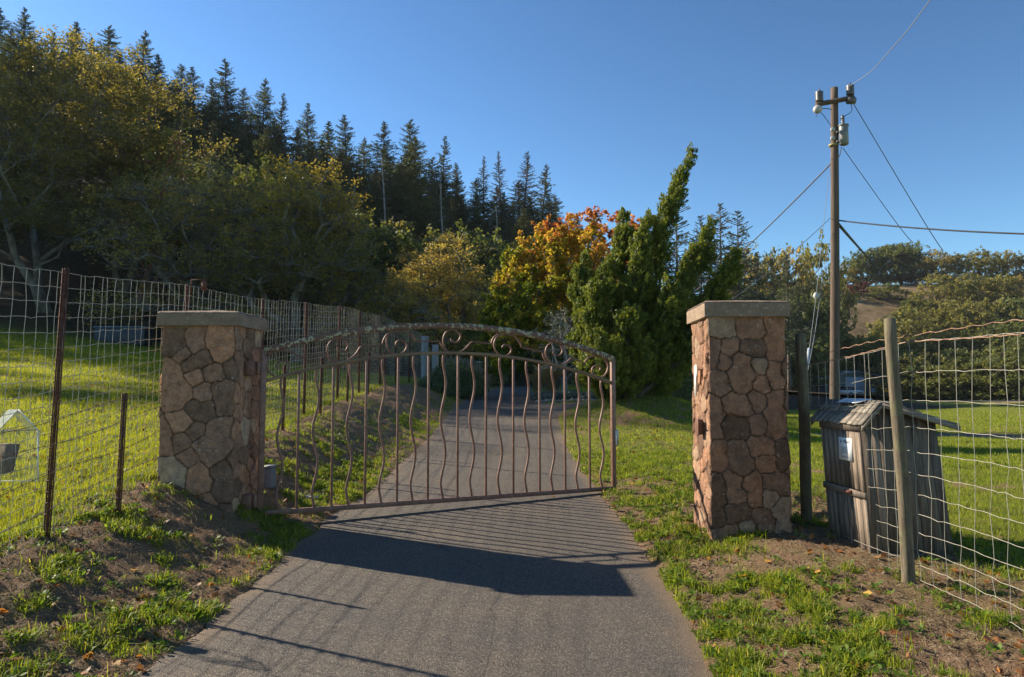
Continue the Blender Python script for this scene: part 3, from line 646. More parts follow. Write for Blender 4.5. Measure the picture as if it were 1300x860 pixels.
Hs = list(np.cumsum([.03] + [.095] * 6 + [.105] * 6 + [.118] * 7)); Hs = [h * 2.16 / Hs[-1] for h in Hs]
def fL(s, h):
    s_ = float(s); x = float(lfx(s_)) - .02 * math.sin(s_ * 2.1) + .014 * h; return (x, s_, float(smoothed(s_, FZ)) + h + .02)
mb = MB(); wiremesh(mb, fL, 3.2, 12, .15, Hs, .0023, .012, 3); part(lf, 'wire_mesh', mb, M['wire'])
mb = MB(); wiremesh(mb, fL, 12, 31.5, .16, Hs, .0021, .012, 4); part(lf, 'wire_mesh', mb, M['wire_grey'])
for i, y_ in enumerate([3.3, 5.76, 8.7, 11.25, 13.6, 16.2, 18.5, 21.5, 24.4, 27.5]):
    x_ = float(lfx(y_)) + .03; zb = float(smoothed(y_, FZ)); mb = MB(); dx = rngF.normal(0, .03) if i != 1 else .12; dx = dx if i != 1 else .06
    tpost(mb, (x_, y_, zb - .15), (x_ + dx, y_, zb + 2.2 + (0 if i != 2 else .02)), .026); part(lf, 'steel_post', mb, M['rust'])
x_ = float(lfx(8.7)) + .03; mb = MB(); zt_ = float(smoothed(8.7, FZ)) + 2.2; mb.tube([(x_, 8.7, zt_ - .1), (x_, 8.7, zt_ + .07), (x_ + .17, 8.7, zt_ + .08), (x_ + .18, 8.7, zt_ - .06)], .007, 6); mb.box((x_ + .16, 8.7, zt_), (.06, .02, .12)); part(lf, 'wire_bracket', mb, M['rust'])
bf = thing('barbed_wire_fence', 'low barbed wire fence on short rusty posts just inside the tall fence', 'fence', (-3.7, 9, .6))
mb = MB()
def bfx(Y): return itp(Y, [(3.4, -3.35), (6.5, -3.56), (9, -3.8), (11.5, -3.7), (24, -3.72)])
def bfz(Y): return terrain(bfx(Y), Y, False)
for h_, sg in ((1.05, .02), (.86, .03), (.62, .02), (.38, .03)):
    ys = np.arange(3.4, 24, .12); pp = np.stack([bfx(ys), ys, bfz(ys) + h_ + .02 * np.sin(ys * 2.7 + h_ * 9)], 1)
    mb.segs(pp[:-1], pp[1:], .0024); bb = pp[::1]; mb.segs(bb + [0, -.004, -.016], bb + [0, .004, .016], .0016); mb.segs(bb + [.014, 0, -.009], bb + [-.014, 0, .009], .0016)
part(bf, 'barbed_strands', mb, M['rust'])
for y_ in (4.2, 6.5, 9.0, 11.5, 13.75, 16, 18.3, 20.6):
    mb = MB(); x_ = float(bfx(y_)); zb = float(bfz(y_)); tpost(mb, (x_, y_, zb - .1), (x_ + .02, y_, zb + 1.12), .024); part(bf, 'steel_post', mb, M['rust'])
# a fallen stick-like stay leaning at the pillar foot
# far grey wooden posts and board fence at the bend
def woodpost(mb, x, y, z0, z1, r0, r1, lean=0, k=14, seed=0):
    rg = np.random.default_rng(seed); n = 14; t = np.linspace(0, 1, n)
    pts = np.stack([x + lean * t + .006 * np.sin(t * 7 + seed), np.full(n, y) + .004 * np.cos(t * 5), z0 + (z1 - z0) * t], 1)
    an = np.arange(k) / k * 2 * math.pi; rr = (r0 + (r1 - r0) * t)[:, None] * (1 + .06 * np.sin(an * 3 + seed)[None, :] + .03 * rg.normal(size=(1, k)))
    v = pts[:, None, :] + np.stack([np.cos(an)[None, :] * rr, np.sin(an)[None, :] * rr, np.zeros((n, k))], -1)
    i = np.arange(n - 1)[:, None] * k; j = np.arange(k)[None, :]; j2 = (j + 1) % k
    cv = len(v.reshape(-1, 3)); vv = np.vstack([v.reshape(-1, 3), pts[-1] + [0, 0, .012]])
    mb.add(vv, np.stack([i + j, i + j2, i + k + j2, i + k + j], -1), [[(n - 1) * k + m, (n - 1) * k + (m + 1) % k, cv] for m in range(k)]); return mb
M['greywood'] = woodmat('silver_wood', (.14, .14, .14), (.26, .26, .26), (.42, .41, .39))
for i, (px, pt, Y) in enumerate(((539, 427, 31.8), (552, 438, 35.5))):
    x_ = XA(px, Y); zb = float(terrain(x_, Y)); t_ = thing('wooden_post', ['taller grey wooden post at the far end of the tall wire fence', 'shorter grey wooden post just beyond the end of the tall wire fence'][i], 'post', (x_, Y, zb), 'grey posts at the far fence end')
    part(t_, 'shaft', woodpost(MB(), x_, Y, zb - .3, ZA(pt, Y), .17, .16, seed=i), M['greywood'])
bdf = thing('board_fence', 'shaded grey upright board fence beyond the far posts', 'fence', (XA(600, 40), 40, float(terrain(XA(600, 40), 40))))
for px in range(566, 626, 3):
    Y = 40; x_ = XA(px, Y); zb = float(terrain(x_, Y)); mb = MB(); mb.box((x_, Y, zb + .7), (.11, .025, 1.5 + .1 * rngF.normal()), a=rngF.random()); part(bdf, 'board', mb, M['postwood'])
mb = MB(); xa, xb = XA(566, 40), XA(625, 40); mb.box(((xa + xb) / 2, 40.04, float(terrain((xa + xb) / 2, 40)) + 1.3), (xb - xa, .04, .09)); part(bdf, 'rail', mb, M['greywood'])

# right fence
RX = [(3.0, 2.98), (4.1, 2.97), (5.3, 2.94), (7.2, 2.96), (9.2, 3.3)]
rf = thing('wire_field_fence', 'sagging pale woven wire fence on two wooden posts beside the hut', 'fence', (2.95, 5.3, .2))
HR = [.06, .17, .28, .40, .53, .67, .82, .98, 1.16, 1.36, 1.57, 1.79]
def fR(s, h):
    sag = itp(s, [(3.0, .02), (3.6, .0), (4.4, .0), (5.3, .0), (6.2, -.05), (7.2, -.09)]); x = itp(s, RX)
    bel = -.06 * math.sin((s - 5.3) * 2.4) * (.4 + h / 2) if s < 5.3 else .02
    return (float(x) + bel, float(s), float(terrain(2.95, s, False)) + h * (1 + sag / 2) + sag)
def holeR(s, h):
    return 5.78 < s < 7.05 and h < (1.25 if s > 6.0 else 1.0 if s > 5.9 else .6) and not (s < 6.35 and h < .25)
mb = MB(); wiremesh(mb, fR, 3.0, 7.3, .15, HR, .0020, .013, 9, holeR); part(rf, 'wire_mesh', mb, M['wire'])
mb = MB(); ys = np.arange(3.0, 7.25, .06); pp = np.array([fR(y_, 1.79) for y_ in ys]) + np.stack([0 * ys, 0 * ys, .004 * np.sin(ys * 40)], 1); mb.tube(pp, .0042, 5); part(rf, 'top_wire', mb, M['rustwire'], True)
mb = MB(); ys = np.arange(3.0, 6.8, .05); pp = np.array([fR(y_, 1.83) for y_ in ys]) + np.stack([0 * ys, 0 * ys, .045 * np.abs(np.sin((ys - 5.28) * 1.6)) + .006 * np.sin(ys * 30)], 1); mb.tube(pp, .003, 5); mb.tube(pp + np.stack([.004 * np.cos(ys * 60), 0 * ys, .004 * np.sin(ys * 60)], 1), .0022, 4); part(rf, 'barbed_wire', mb, M['rustwire'], True)
a_ = P(1020, 668, 7.2); part(rf, 'wooden_post', woodpost(MB(), XA(1020, 7.2), 7.2, 0, ZA(425, 7.2), .056, .054, P(1016, 425, 7.2)[0] - XA(1020, 7.2), seed=3), M['postwood'], True)
part(rf, 'wooden_post', woodpost(MB(), XA(1146, 5.3), 5.3, -.05, ZA(405, 5.3), .046, .040, P(1130, 405, 5.3)[0] - XA(1146, 5.3), seed=5), M['postwood'], True)

# ------------------------------------------------------------------ wooden hut
HX0, HX1, HY0, HY1 = 3.0, 3.68, 6.0, 6.82; zb = .19; lean = np.array([-.07, .0])
hut = thing('wooden_hut', 'small weathered board hut with saltbox roof and notice on its door, beside the wire fence', 'hut', (HX0, HY0, zb))
zl, zrg, zrr = 1.345, 1.49, 1.335; xr_ = 3.15
def hp(x, y, z): t = (z - zb) / 1.2; sx = x + lean[0] * t + (-.04 * t if x > 3.5 else .0); return (sx, y + (.02 * t if y < 6.4 else -.03 * t), z)
def hquad(mb, a, b_, c_, d_, th, n, aa):    # board with thickness th along n
    n = np.array(n, float) * th; v = [a, b_, c_, d_]; v = [np.array(q, float) for q in v] + [np.array(q, float) + n for q in v]
    mb.add(v, [[0, 1, 2, 3], [7, 6, 5, 4], [0, 4, 5, 1], [1, 5, 6, 2], [2, 6, 7, 3], [3, 7, 4, 0]], a=aa)
rgH = np.random.default_rng(12)
def roofz(x): return zl + (zrg - zl) * (x - HX0) / (xr_ - HX0) if x < xr_ else zrg + (zrr - zrg) * (x - xr_) / (HX1 - xr_)
mb = MB(); xs = [3.0, 3.085, 3.15, 3.25, 3.345, 3.43, 3.52, 3.60, 3.68]
for a, b_ in zip(xs[:-1], xs[1:]):
    g = .003; hquad(mb, hp(a + g, HY0, zb), hp(b_ - g, HY0, zb), hp(b_ - g, HY0, roofz(b_)), hp(a + g, HY0, roofz(a)), .02, (0, 1, 0), rgH.random()); 
part(hut, 'gable_boards', mb, M['shedwood']); mb = MB()
for a, b_ in zip(xs[:-1], xs[1:]):
    g = .003; hquad(mb, hp(a + g, HY1 - .02, zb), hp(b_ - g, HY1 - .02, zb), hp(b_ - g, HY1 - .02, roofz(b_)), hp(a + g, HY1 - .02, roofz(a)), .02, (0, 1, 0), rgH.random())
part(hut, 'gable_boards', mb, M['shedwood'])
mb = MB(); hquad(mb, hp(HX1 - .02, HY0 + .021, zb), hp(HX1 - .02, HY1 - .021, zb), hp(HX1 - .02, HY1 - .021, zrr), hp(HX1 - .02, HY0 + .021, zrr), .02, (1, 0, 0), .5); part(hut, 'back_boards', mb, M['shedwood'])
mb = MB(); hquad(mb, hp(HX0 + .06, HY0 + .03, zb), hp(HX0 + .06, HY1 - .03, zb), hp(HX0 + .06, HY1 - .03, zl - .03), hp(HX0 + .06, HY0 + .03, zl - .03), .01, (1, 0, 0), .1); part(hut, 'inner_lining', mb, M['shedwood'])
door_u = mb = MB(); ys = np.linspace(HY0 + .022, HY1 - .022, 9); zm = .70
for a, b_ in zip(ys[:-1], ys[1:]):
    g = .0035; hquad(mb, hp(HX0 + .005, a + g, zm + .05), hp(HX0 + .005, b_ - g, zm + .05), hp(HX0 + .005, b_ - g, zl - .09), hp(HX0 + .005, a + g, zl - .09), .018, (1, 0, 0), rgH.random())
du = part(hut, 'door', door_u, M['shedwood'])
mb = MB()
for a, b_ in zip(ys[:-1], ys[1:]):
    g = .0035; hquad(mb, hp(HX0 + .005, a + g, zb + .06), hp(HX0 + .005, b_ - g, zb + .06), hp(HX0 + .005, b_ - g, zm - .01), hp(HX0 + .005, a + g, zm - .01), .018, (1, 0, 0), rgH.random())
part(hut, 'lower_door', mb, M['shedwood'])
mb = MB(); hquad(mb, hp(HX0 - .012, HY0, zl - .09), hp(HX0 - .012, HY1, zl - .09), hp(HX0 - .012, HY1, zl), hp(HX0 - .012, HY0, zl), .03, (1, 0, 0), .7)
hquad(mb, hp(HX0 - .02, HY0 + .0, zm - .01), hp(HX0 - .02, HY1, zm - .01), hp(HX0 - .02, HY1, zm + .045), hp(HX0 - .02, HY0, zm + .045), .024, (1, 0, 0), .9)
hquad(mb, hp(HX0 - .012, HY0 - .01, zb - .05), hp(HX0 - .012, HY1, zb - .05), hp(HX0 - .012, HY1, zb + .05), hp(HX0 - .012, HY0 - .01, zb + .05), .03, (1, 0, 0), .8)
hquad(mb, hp(HX0 - .014, HY0 + .003, zb + .05), hp(HX0 - .014, HY0 + .05, zb + .05), hp(HX0 - .014, HY0 + .05, zm - .012), hp(HX0 - .014, HY0 + .003, zm - .012), .018, (1, 0, 0), .95)
hquad(mb, hp(HX0 - .014, HY0 + .003, zm + .05), hp(HX0 - .014, HY0 + .05, zm + .05), hp(HX0 - .014, HY0 + .05, zl - .1), hp(HX0 - .014, HY0 + .003, zl - .1), .018, (1, 0, 0), .9)
part(hut, 'battens', mb, M['shedwood'])
mb = MB(); hquad(mb, hp(HX0 - .01, HY0 - .022, zb - .06), hp(HX1 + .01, HY0 - .022, zb - .06), hp(HX1 + .01, HY0 - .022, zb + .06), hp(HX0 - .01, HY0 - .022, zb + .06), .02, (0, 1, 0), .45); part(hut, 'base_board', mb, M['shedwood'])
mb = MB(); mb.box((HX0 - .06, HY0 + .28, zm + .02), (.018, .10, .03)); mb.tube([(HX0 - .075, HY0 + .24, zm + .02), (HX0 - .075, HY0 + .32, zm + .02)], .006, 8); part(hut, 'latch', mb, M['rust'])
# roof: shakes on both slopes with barge boards
mb = MB()
def slope(xa, za, xb, zb_, courses, seed):
    rg = np.random.default_rng(seed)
    for c_ in range(courses):
        t0 = c_ / courses; t1 = (c_ + 1.35) / courses; y = HY0 - .08
        while y < HY1 + .13:
            wd = rg.uniform(.07, .13); e = min(y + wd - .006, HY1 + .14); t1j = min(t1, 1.02) ; t0j = t0 - rg.uniform(0, .05) * (1 if c_ == 0 else 1)
            x0_, x1_ = xa + (xb - xa) * t0j, xa + (xb - xa) * t1j; z0_, z1_ = za + (zb_ - za) * t0j, za + (zb_ - za) * t1j; lift = .012 + .004 * rg.random()
            v = [(x0_, y, z0_ + lift), (x0_, e, z0_ + lift + rg.normal(0, .003)), (x1_, e, z1_ + .001), (x1_, y, z1_ + .001)]
            hquad(mb, *v, .011, (0, 0, 1), rg.random()); y += wd
slope(2.905, zl - .045, xr_ - .07, zrg + .012, 2, 3); slope(3.80 - .1, zrr - .03, xr_ - .06, zrg + .008, 4, 4)
part(hut, 'roof', mb, M['roofwood'])
for yy in (HY0 - .085, HY1 + .10):
  mb = MB()
  for (x0_, z0_, x1_, z1_) in ((2.905, zl - .055, xr_ - .07, zrg + .0), (xr_ - .07, zrg + .0, 3.72, zrr - .04)):
    hquad(mb, (x0_, yy, z0_ - .03), (x1_, yy, z1_ - .03), (x1_, yy, z1_ + .012), (x0_, yy, z0_ + .012), .02, (0, 1, 0), .5)
  part(hut, 'barge_board', mb, M['roofwood'])
mb = MB(); hquad(mb, (2.98, 6.15, zrg + .001), (3.02, 6.62, zrg + .001), (3.10, 6.62, zrg + .035), (3.12, 6.15, zrg + .035), .004, (0, 0, 1), .5); part(hut, 'flashing', mb, simple('zinc_flashing', (.42, .45, .5), (.62, .64, .66), 6, .35, .5))
# notice
nt_ = None; ya, yb = HY0 + .20, HY0 + .45; z0_, z1_ = .985, 1.235; xn = HX0 - .052
mb = MB(); mb.box((xn, (ya + yb) / 2, (z0_ + z1_) / 2), (.002, yb - ya, z1_ - z0_)); pn = part(hut, 'paper_notice', mb, simple('paper', (.78, .78, .76), (.86, .86, .84), 4, .7, 0, 0))
mb = MB(); xw = xn - .0022
mb.box((xw, (ya + yb) / 2, z1_ - .03), (.001, .08, .008)); 
for k in range(6): mb.box((xw, yb - .05 - .03 * k, z1_ - .085), (.001, .02, .026 if k not in (1,) else .004))
for k in range(5): mb.box((xw, (ya + yb) / 2 + .02, z1_ - .135 - .012 * k), (.001, .11, .005))
mb.box((xw, (ya + yb) / 2, z0_ + .03), (.001, .12, .006)); part(hut, 'print', mb, simple('grey_ink', (.16, .16, .18), (.25, .25, .27), 4, .8, 0, 0), parent=pn)

# ------------------------------------------------------------------ clear gabled box hung on the left fence
by = 5.35; cb_ = P(0, 565, by)
def q3(px, py, y=by): return P(px, py, y)
box = thing('clear_display_box', 'clear gabled plastic box with dark wedge inside, on the left wire fence', 'display box', q3(10, 607, by))
M['clear'], nt, b, o = newmat('clear_plastic'); b.inputs['Base Color'].default_value = (.93, .96, .97, 1); b.inputs['Roughness'].default_value = .12; b.inputs['Alpha'].default_value = .05
M['clearroof'], nt, b, o = newmat('clouded_plastic'); b.inputs['Base Color'].default_value = (.62, .68, .74, 1); b.inputs['Roughness'].default_value = .3; b.inputs['Alpha'].default_value = .4
F = [q3(-50, 611), q3(48.5, 611), q3(48, 546), q3(23, 520), q3(-3, 548), q3(-50, 552)]
E_ = [q3(48.5, 611), q3(48, 546), q3(23, 520), q3(-3, 548), q3(-4, 611)]; Bk = [e + np.array([-.16, .12, -.005]) for e in E_]
mb = MB(); mb.tube([E_[0], E_[1]], .0045, 6); mb.tube([E_[1], E_[2]], .0045, 6); mb.tube([E_[2], E_[3]], .0045, 6); mb.tube([E_[3], E_[4]], .003, 6); mb.tube([E_[0], E_[4]], .0025, 6); part(box, 'edge_trim', mb, M['whitesign'])
mb = MB(); mb.tube([E_[1] + [0, .01, 0], E_[3] + [0, .01, .004]], .004, 5); part(box, 'cross_bar', mb, M['greywood'])
mb = MB(); mb.add([E_[0], E_[1], E_[3], E_[4], E_[2]], [[0, 1, 2, 3]], [[1, 4, 2]]); mb.add([E_[0], E_[1], Bk[1], Bk[0]], [[0, 1, 2, 3]]); mb.add([E_[0], E_[4], Bk[4], Bk[0]], [[0, 1, 2, 3]]); part(box, 'panes', mb, M['clear'])
mb = MB(); mb.add([E_[2], E_[3], Bk[3], Bk[2]], [[0, 1, 2, 3]]); mb.add([E_[2], E_[1], Bk[1], Bk[2]], [[0, 1, 2, 3]]); part(box, 'roof_pane', mb, M['clearroof'])
w0 = [q3(-4, 603), q3(6, 602), q3(15, 565), q3(-4, 564)]; mb = MB(); hquad(mb, *[w + np.array([0, .03, 0]) for w in w0], .06, (0, 1, 0), .3); part(box, 'wedge_block', mb, M['postwood'])

# ------------------------------------------------------------------ utility pole and lines
UY = 20.0; ux = XA(1057, UY); uz = float(terrain(ux, UY)); utop = ZA(112, UY)
up = thing('utility_pole', 'tall brown timber utility pole with short crossarm and grey transformer behind the hut', 'utility pole', (ux, UY, uz))
n = 24; t = np.linspace(0, 1, n); mb = MB(); mb.tube(np.stack([ux + (P(1059, 112, UY)[0] - ux) * t + .02 * np.sin(t * 3), UY + 0 * t, uz - .2 + (utop - uz + .2) * t], 1), .142 - .04 * t, 14); part(up, 'pole', mb, M['polewood'], True)
cA = P(1036, 133, UY - .15); cB = P(1084, 124, UY - .15); mb = MB(); d = cB - cA; mb.tube([cA, (cA + cB) / 2, cB], .075, 4); bevel(part(up, 'crossarm', mb, M['polewood']))
M['porc'] = simple('grey_porcelain', (.07, .06, .055), (.15, .135, .125), 6, .35); M['porcw'] = simple('white_porcelain', (.34, .34, .33), (.5, .5, .48), 6, .3)
for px, pt, pb in ((1037, 119, 132), (1076, 111, 124)):
    mb = MB(); zz = np.linspace(ZA(pb, UY), ZA(pt, UY), 13); rr = .095 + .02 * (np.arange(13) % 2); rr[0] = .06; rr[-1] = .05; mb.tube(np.stack([np.full(13, P(px, pt, UY)[0]), np.full(13, UY - .15), zz], 1), rr, 12); mb.tube([(P(px, pt, UY)[0], UY - .15, zz[-1]), (P(px, pt, UY)[0] + .01, UY - .15, zz[-1] + .07)], .02, 6); part(up, 'insulator', mb, M['porc'], True)
mb = MB(); q = P(1038, 139, UY - .2); an = np.linspace(0, math.pi, 9); mb.tube([(q[0], q[1], q[2] + .12 * math.cos(a)) for a in an], np.maximum(.13 * np.sin(an), .01), 12); part(up, 'bell_insulator', mb, M['porcw'], True)
mb = MB(); q = P(1080, 128, UY - .2); mb.tube([q - [0.1, 0, 0], q + [.12, 0, 0]], [.10, .10], 12); part(up, 'bell_insulator', mb, M['porc'], True)
tx = P(1067.5, 175, UY)[0]; mb = MB(); mb.tube([(tx, UY - .18, ZA(187, UY)), (tx, UY - .18, ZA(186, UY)), (tx, UY - .18, ZA(163, UY)), (tx, UY - .18, ZA(161.5, UY))], [.10, .125, .125, .11], 16); mb.tube([(tx, UY - .18, ZA(163.5, UY)), (tx, UY - .18, ZA(162, UY))], .145, 16); mb.box((tx - .13, UY - .1, ZA(170, UY)), (.12, .1, .05)); mb.box((tx - .13, UY - .1, ZA(182, UY)), (.12, .1, .05))
tr_ = part(up, 'transformer', mb, simple('transformer_paint', (.14, .145, .14), (.24, .24, .23), 3, .5, .2)); 
mb = MB(); zz = np.linspace(ZA(162, UY), ZA(150, UY), 9); mb.tube(np.stack([np.full(9, tx - .01), np.full(9, UY - .18), zz], 1), .035 + .025 * (np.arange(9) % 2), 10); part(up, 'bushing', mb, M['porc'], True, parent=tr_)
for pp_ in ((165, 1057), (176, 1057)): q = P(pp_[1] - .5, pp_[0], UY - .13); mb = MB(); mb.tube([q, q + [0, -.06, 0]], .06, 10); part(up, 'bolt_plate', mb, M['porcw'])
mb = MB(); mb.tube([(P(1058, 185, UY)[0], UY, ZA(186, UY)), (P(1058, 185, UY)[0], UY, ZA(183.8, UY))], .132, 14); part(up, 'yellow_band', mb, simple('yellow_band', (.26, .23, .07), (.34, .30, .1), 5, .6, 0, 0))
def cpts(pts, Ys, n=10):
    q = np.array([P(a, b_, y) for (a, b_), y in zip(pts, Ys)]); return catmull(q, n)
for pts_, r_ in (([(1080, 130), (1081, 141), (1072, 148), (1066, 152)], .009), ([(1038, 141), (1046, 138), (1056, 139)], .012), ([(1036, 149), (1038, 142), (1044, 145), (1055, 160)], .009), ([(1079, 113), (1084, 118), (1082, 126)], .009), ([(1071, 165), (1072, 172), (1071, 180)], .007), ([(1068, 187), (1066, 197), (1062, 203)], .012)):
    part(up, 'jumper_wire', MB().tube(cpts(pts_, [UY - .2] * len(pts_)), r_, 5), M['darkwire'], True)
def line(name, label, cat, pts, Ys, r, mat, group=None, sag=None):
    q = cpts(pts, Ys, 14)
    if name != 'power_line' or Ys[-1] > 100:
        if len(q) and label.find('guard sleeve') < 0 and label.find('second steel') < 0:
            a0, a1 = q[0], q[-1]; t = np.linspace(0, 1, 30)[:, None]; q = a0 + (a1 - a0) * t - np.array([0, 0, 1.]) * (4 * t * (1 - t)) * (.012 * np.linalg.norm(a1 - a0) * (a0[1] != 0) * (.12 if Ys[-1] > 60 else 1))
    t_ = thing(name, label, cat, q[0], group); part(t_, 'cable', MB().tube(q, np.linspace(r * .6, r * max(.6, Ys[-1] / UY * .6), len(q)) if Ys[-1] > 100 else r, 6), M[mat], True); return t_
line('power_line', 'pale thin line rising from the pole top over the camera to the upper right', 'power line', [(1076, 111), (1104, 92), (1132, 62), (1155, 35), (1184, -4)], [UY, 17, 14, 12.2, 10], .008, 'palewire')
line('power_line', 'thin dark line dropping from the right end of the crossarm to the right ridge', 'power line', [(1083, 131), (1110, 170), (1150, 232), (1197, 318)], [UY, 36, 75, 190], .02, 'greycable')
line('power_line', 'thin line dropping from beneath the transformer towards the right ridge', 'power line', [(1070, 188), (1092, 217), (1122, 255), (1157, 306)], [UY, 35, 70, 185], .018, 'greycable')
line('telephone_cable', 'thick black cable leaving the pole almost level to the right edge', 'cable', [(1064, 280), (1140, 284), (1220, 289), (1330, 298)], [UY, 18.5, 17.2, 15.5], .022, 'darkwire')
line('service_cable', 'thick black cable slanting down from the pole towards the barn', 'cable', [(1062, 282), (1080, 303), (1097, 322), (1120, 345)], [UY, 33, 52, 100], .05, 'darkwire')
line('service_cable', 'dark twisted cable slanting down left from mid pole behind the juniper', 'cable', [(1055, 208), (1020, 247), (965, 303), (905, 352), (860, 385)], [UY, 24, 31, 40, 46], .022, 'greycable')
line('guy_wire', 'thin guy wire slanting down left from the pole to behind the right pillar', 'guy wire', [(1054, 277), (1020, 308), (975, 345), (930, 380)], [UY, 19, 17.5, 16], .008, 'greycable')
g1 = line('guy_wire', 'steel guy wire with round insulator and white guard sleeve beside the pole', 'guy wire', [(1055, 200), (1045, 290), (1036, 376), (1028, 440), (1018, 520)], [UY, 18, 15.8, 14.3, 12.6], .006, 'palewire')
g2 = line('guy_wire', 'second steel guy wire running down close to the pole in front of it', 'guy wire', [(1056, 295), (1045, 350), (1035, 420), (1024, 480), (1018, 520)], [UY, 18.2, 15.5, 13.5, 12.4], .006, 'palewire')
mb = MB(); q = P(1036, 376, 15.8); mb.tube([q - [0, 0, .08], q, q + [0, 0, .08]], [.03, .07, .03], 10); part(g1, 'strain_insulator', mb, M['porcw'], True)
mb = MB(); mb.tube([P(1027, 443, 14.2), P(1019, 503, 12.9)], .028, 8); part(g1, 'guard_sleeve', mb, simple('white_plastic', (.36, .38, .42), (.46, .48, .5), 4, .5, 0, 0), True)
# distant pole on the ridge
x_ = XA(371, 92); zb = float(terrain(x_, 92)); dp = thing('utility_pole', 'tiny utility pole on the left ridge in the gap between conifers', 'utility pole', (x_, 92, zb)); mb = MB(); mb.tube([(x_, 92, zb), (x_, 92, ZA(184, 92))], .16, 6); part(dp, 'pole', mb, M['polewood']); mb = MB(); mb.box((x_, 91.8, ZA(187, 92)), (1.7, .14, .16)); part(dp, 'crossarm', mb, M['polewood'])

# ------------------------------------------------------------------ barn, truck, trough
BY = 126.0
def bz(px, py): return ZA(py, BY)
M['barnwall'] = simple('green_metal', (.085, .125, .115), (.12, .17, .155), .5, .5, .2, 0); M['barnroof'] = simple('barn_roof', (.16, .19, .19), (.24, .27, .27), .5, .45, .3, 0); M['barndoor'] = simple('pale_blue_door', (.36, .43, .50), (.45, .52, .6), 1, .6, 0, 0)
xa, xb = XA(1030, BY), XA(1126, BY); zg = float(terrain(60, BY, False)) - .1
barn = thing('metal_barn', 'low green metal barn with a big pale door, seen beyond the fence at the right', 'barn', ((xa + xb) / 2, BY, zg))
ze = ZA(480, BY); zp = ZA(472.5, BY); xm = XA(1088, BY)
mb = MB(); D = 14; mb.add([(xa, BY, zg), (xb, BY, zg), (xb, BY, ze), (xm, BY, zp), (xa, BY, ze - .6), (xa, BY + D, zg), (xb, BY + D, zg), (xb, BY + D, ze), (xm, BY + D, zp), (xa, BY + D, ze - .6)], [[1, 6, 7, 2], [0, 4, 9, 5], [5, 9, 7, 6], [0, 1, 2, 4]], [[4, 2, 3]])
part(barn, 'wall', mb, M['barnwall'])
mb = MB(); hquad(mb, (xa - .6, BY - .6, ze - .65), (xm, BY - .6, zp), (xm, BY + D, zp), (xa - .6, BY + D, ze - .65), .2, (0, 0, 1), .5); hquad(mb, (xm, BY - .6, zp), (xb + .5, BY - .6, ze - .05), (xb + .5, BY + D, ze - .05), (xm, BY + D, zp), .2, (0, 0, 1), .5); part(barn, 'roof', mb, M['barnroof'])
mb = MB(); x0_, x1_ = XA(1073, BY), XA(1097, BY); mb.box(((x0_ + x1_) / 2, BY - .1, (zg + ZA(479, BY)) / 2), (x1_ - x0_, .12, ZA(479, BY) - zg)); 
for k in range(5): mb.box(((x0_ + x1_) / 2, BY - .17, zg + .75 * (k + .5)), (x1_ - x0_, .04, .06))
part(barn, 'roller_door', mb, M['barndoor'])
mb = MB(); x0_, x1_ = XA(1106, BY), XA(1112, BY); mb.box(((x0_ + x1_) / 2, BY - .1, zg + 1.05), (x1_ - x0_, .12, 2.0)); part(barn, 'side_door', mb, M['barndoor'])
for px0, px1 in ((1036, 1048), (1052, 1066)): mb = MB(); x0_, x1_ = XA(px0, BY), XA(px1, BY); mb.box(((x0_ + x1_) / 2, BY - .06, zg + 1.4), (x1_ - x0_, .1, 2.8)); part(barn, 'open_bay_shade', mb, M['dk'])  # black slabs on the solid wall stand in for shade inside the open bays
mb = MB(); mb.box((XA(1073, BY), BY - .5, ZA(472, BY)), (1.0, .4, .25)); part(barn, 'flood_lamp', mb, M['porcw'])
# pickup truck, front three-quarter
ty = 112.0; tx0 = XA(1075, ty); tz = float(terrain(tx0, ty, False)) + .09
tk = thing('pickup_truck', 'small white pickup truck parked in front of the barn door', 'pickup truck', (tx0, ty, tz), None, R(205))
M['carwhite'] = simple('white_car_paint', (.62, .64, .66), (.7, .72, .74), 2, .3, 0, 0); M['glass'] = simple('dark_glass', (.015, .018, .022), (.03, .035, .04), 2, .08, 0, 0)
prof = [(-.85, .35), (-.85, .95), (-.80, 1.02), (.1, 1.05), (.75, .98), (.9, .7), (.9, .35)]
mb = MB(); pr = [(-2.5, .4), (-2.5, 1.0), (-.6, 1.02), (.9, 1.02), (2.1, .95), (2.35, .8), (2.4, .4)]; V = [(s * .88, x, z) for s in (-1, 1) for x, z in pr]; n = len(pr)
mb.add(V, [[k, k + 1, n + k + 1, n + k] for k in range(n - 1)] + [[n - 1, 0, n, 2 * n - 1]] + [[0, 1, 2, 6][::-1] if False else [0, 6, 2, 1], [2, 6, 4, 3], [n, n + 1, n + 2, n + 6], [n + 2, n + 3, n + 4, n + 6]], [[6, 5, 4], [n + 4, n + 5, n + 6]]); lpart(tk, 'body', mb, M['carwhite'])
mb = MB(); mb.box((0, .1, 1.32), (1.6, 1.6, .6), taper=.78); cabn = lpart(tk, 'cab', mb, M['glass']); mb = MB(); mb.box((0, .1, 1.635), (1.26, 1.26, .05)); lpart(tk, 'roof', mb, M['carwhite'])
for sx in (-1, 1):
    for yy in (-1.6, 1.5):
        mb = MB(); mb.tube([(sx * .72, yy, .36), (sx * .9, yy, .36)], .36, 16); wh = lpart(tk, 'wheel', mb, M['dk']); mb = MB(); mb.tube([(sx * .88, yy, .36), (sx * .92, yy, .36)], .18, 12); lpart(tk, 'rim', mb, M['porcw'], wh)
    mb = MB(); mb.box((sx * .68, 2.39, .72), (.3, .05, .16)); lpart(tk, 'headlight', mb, M['porcw'])
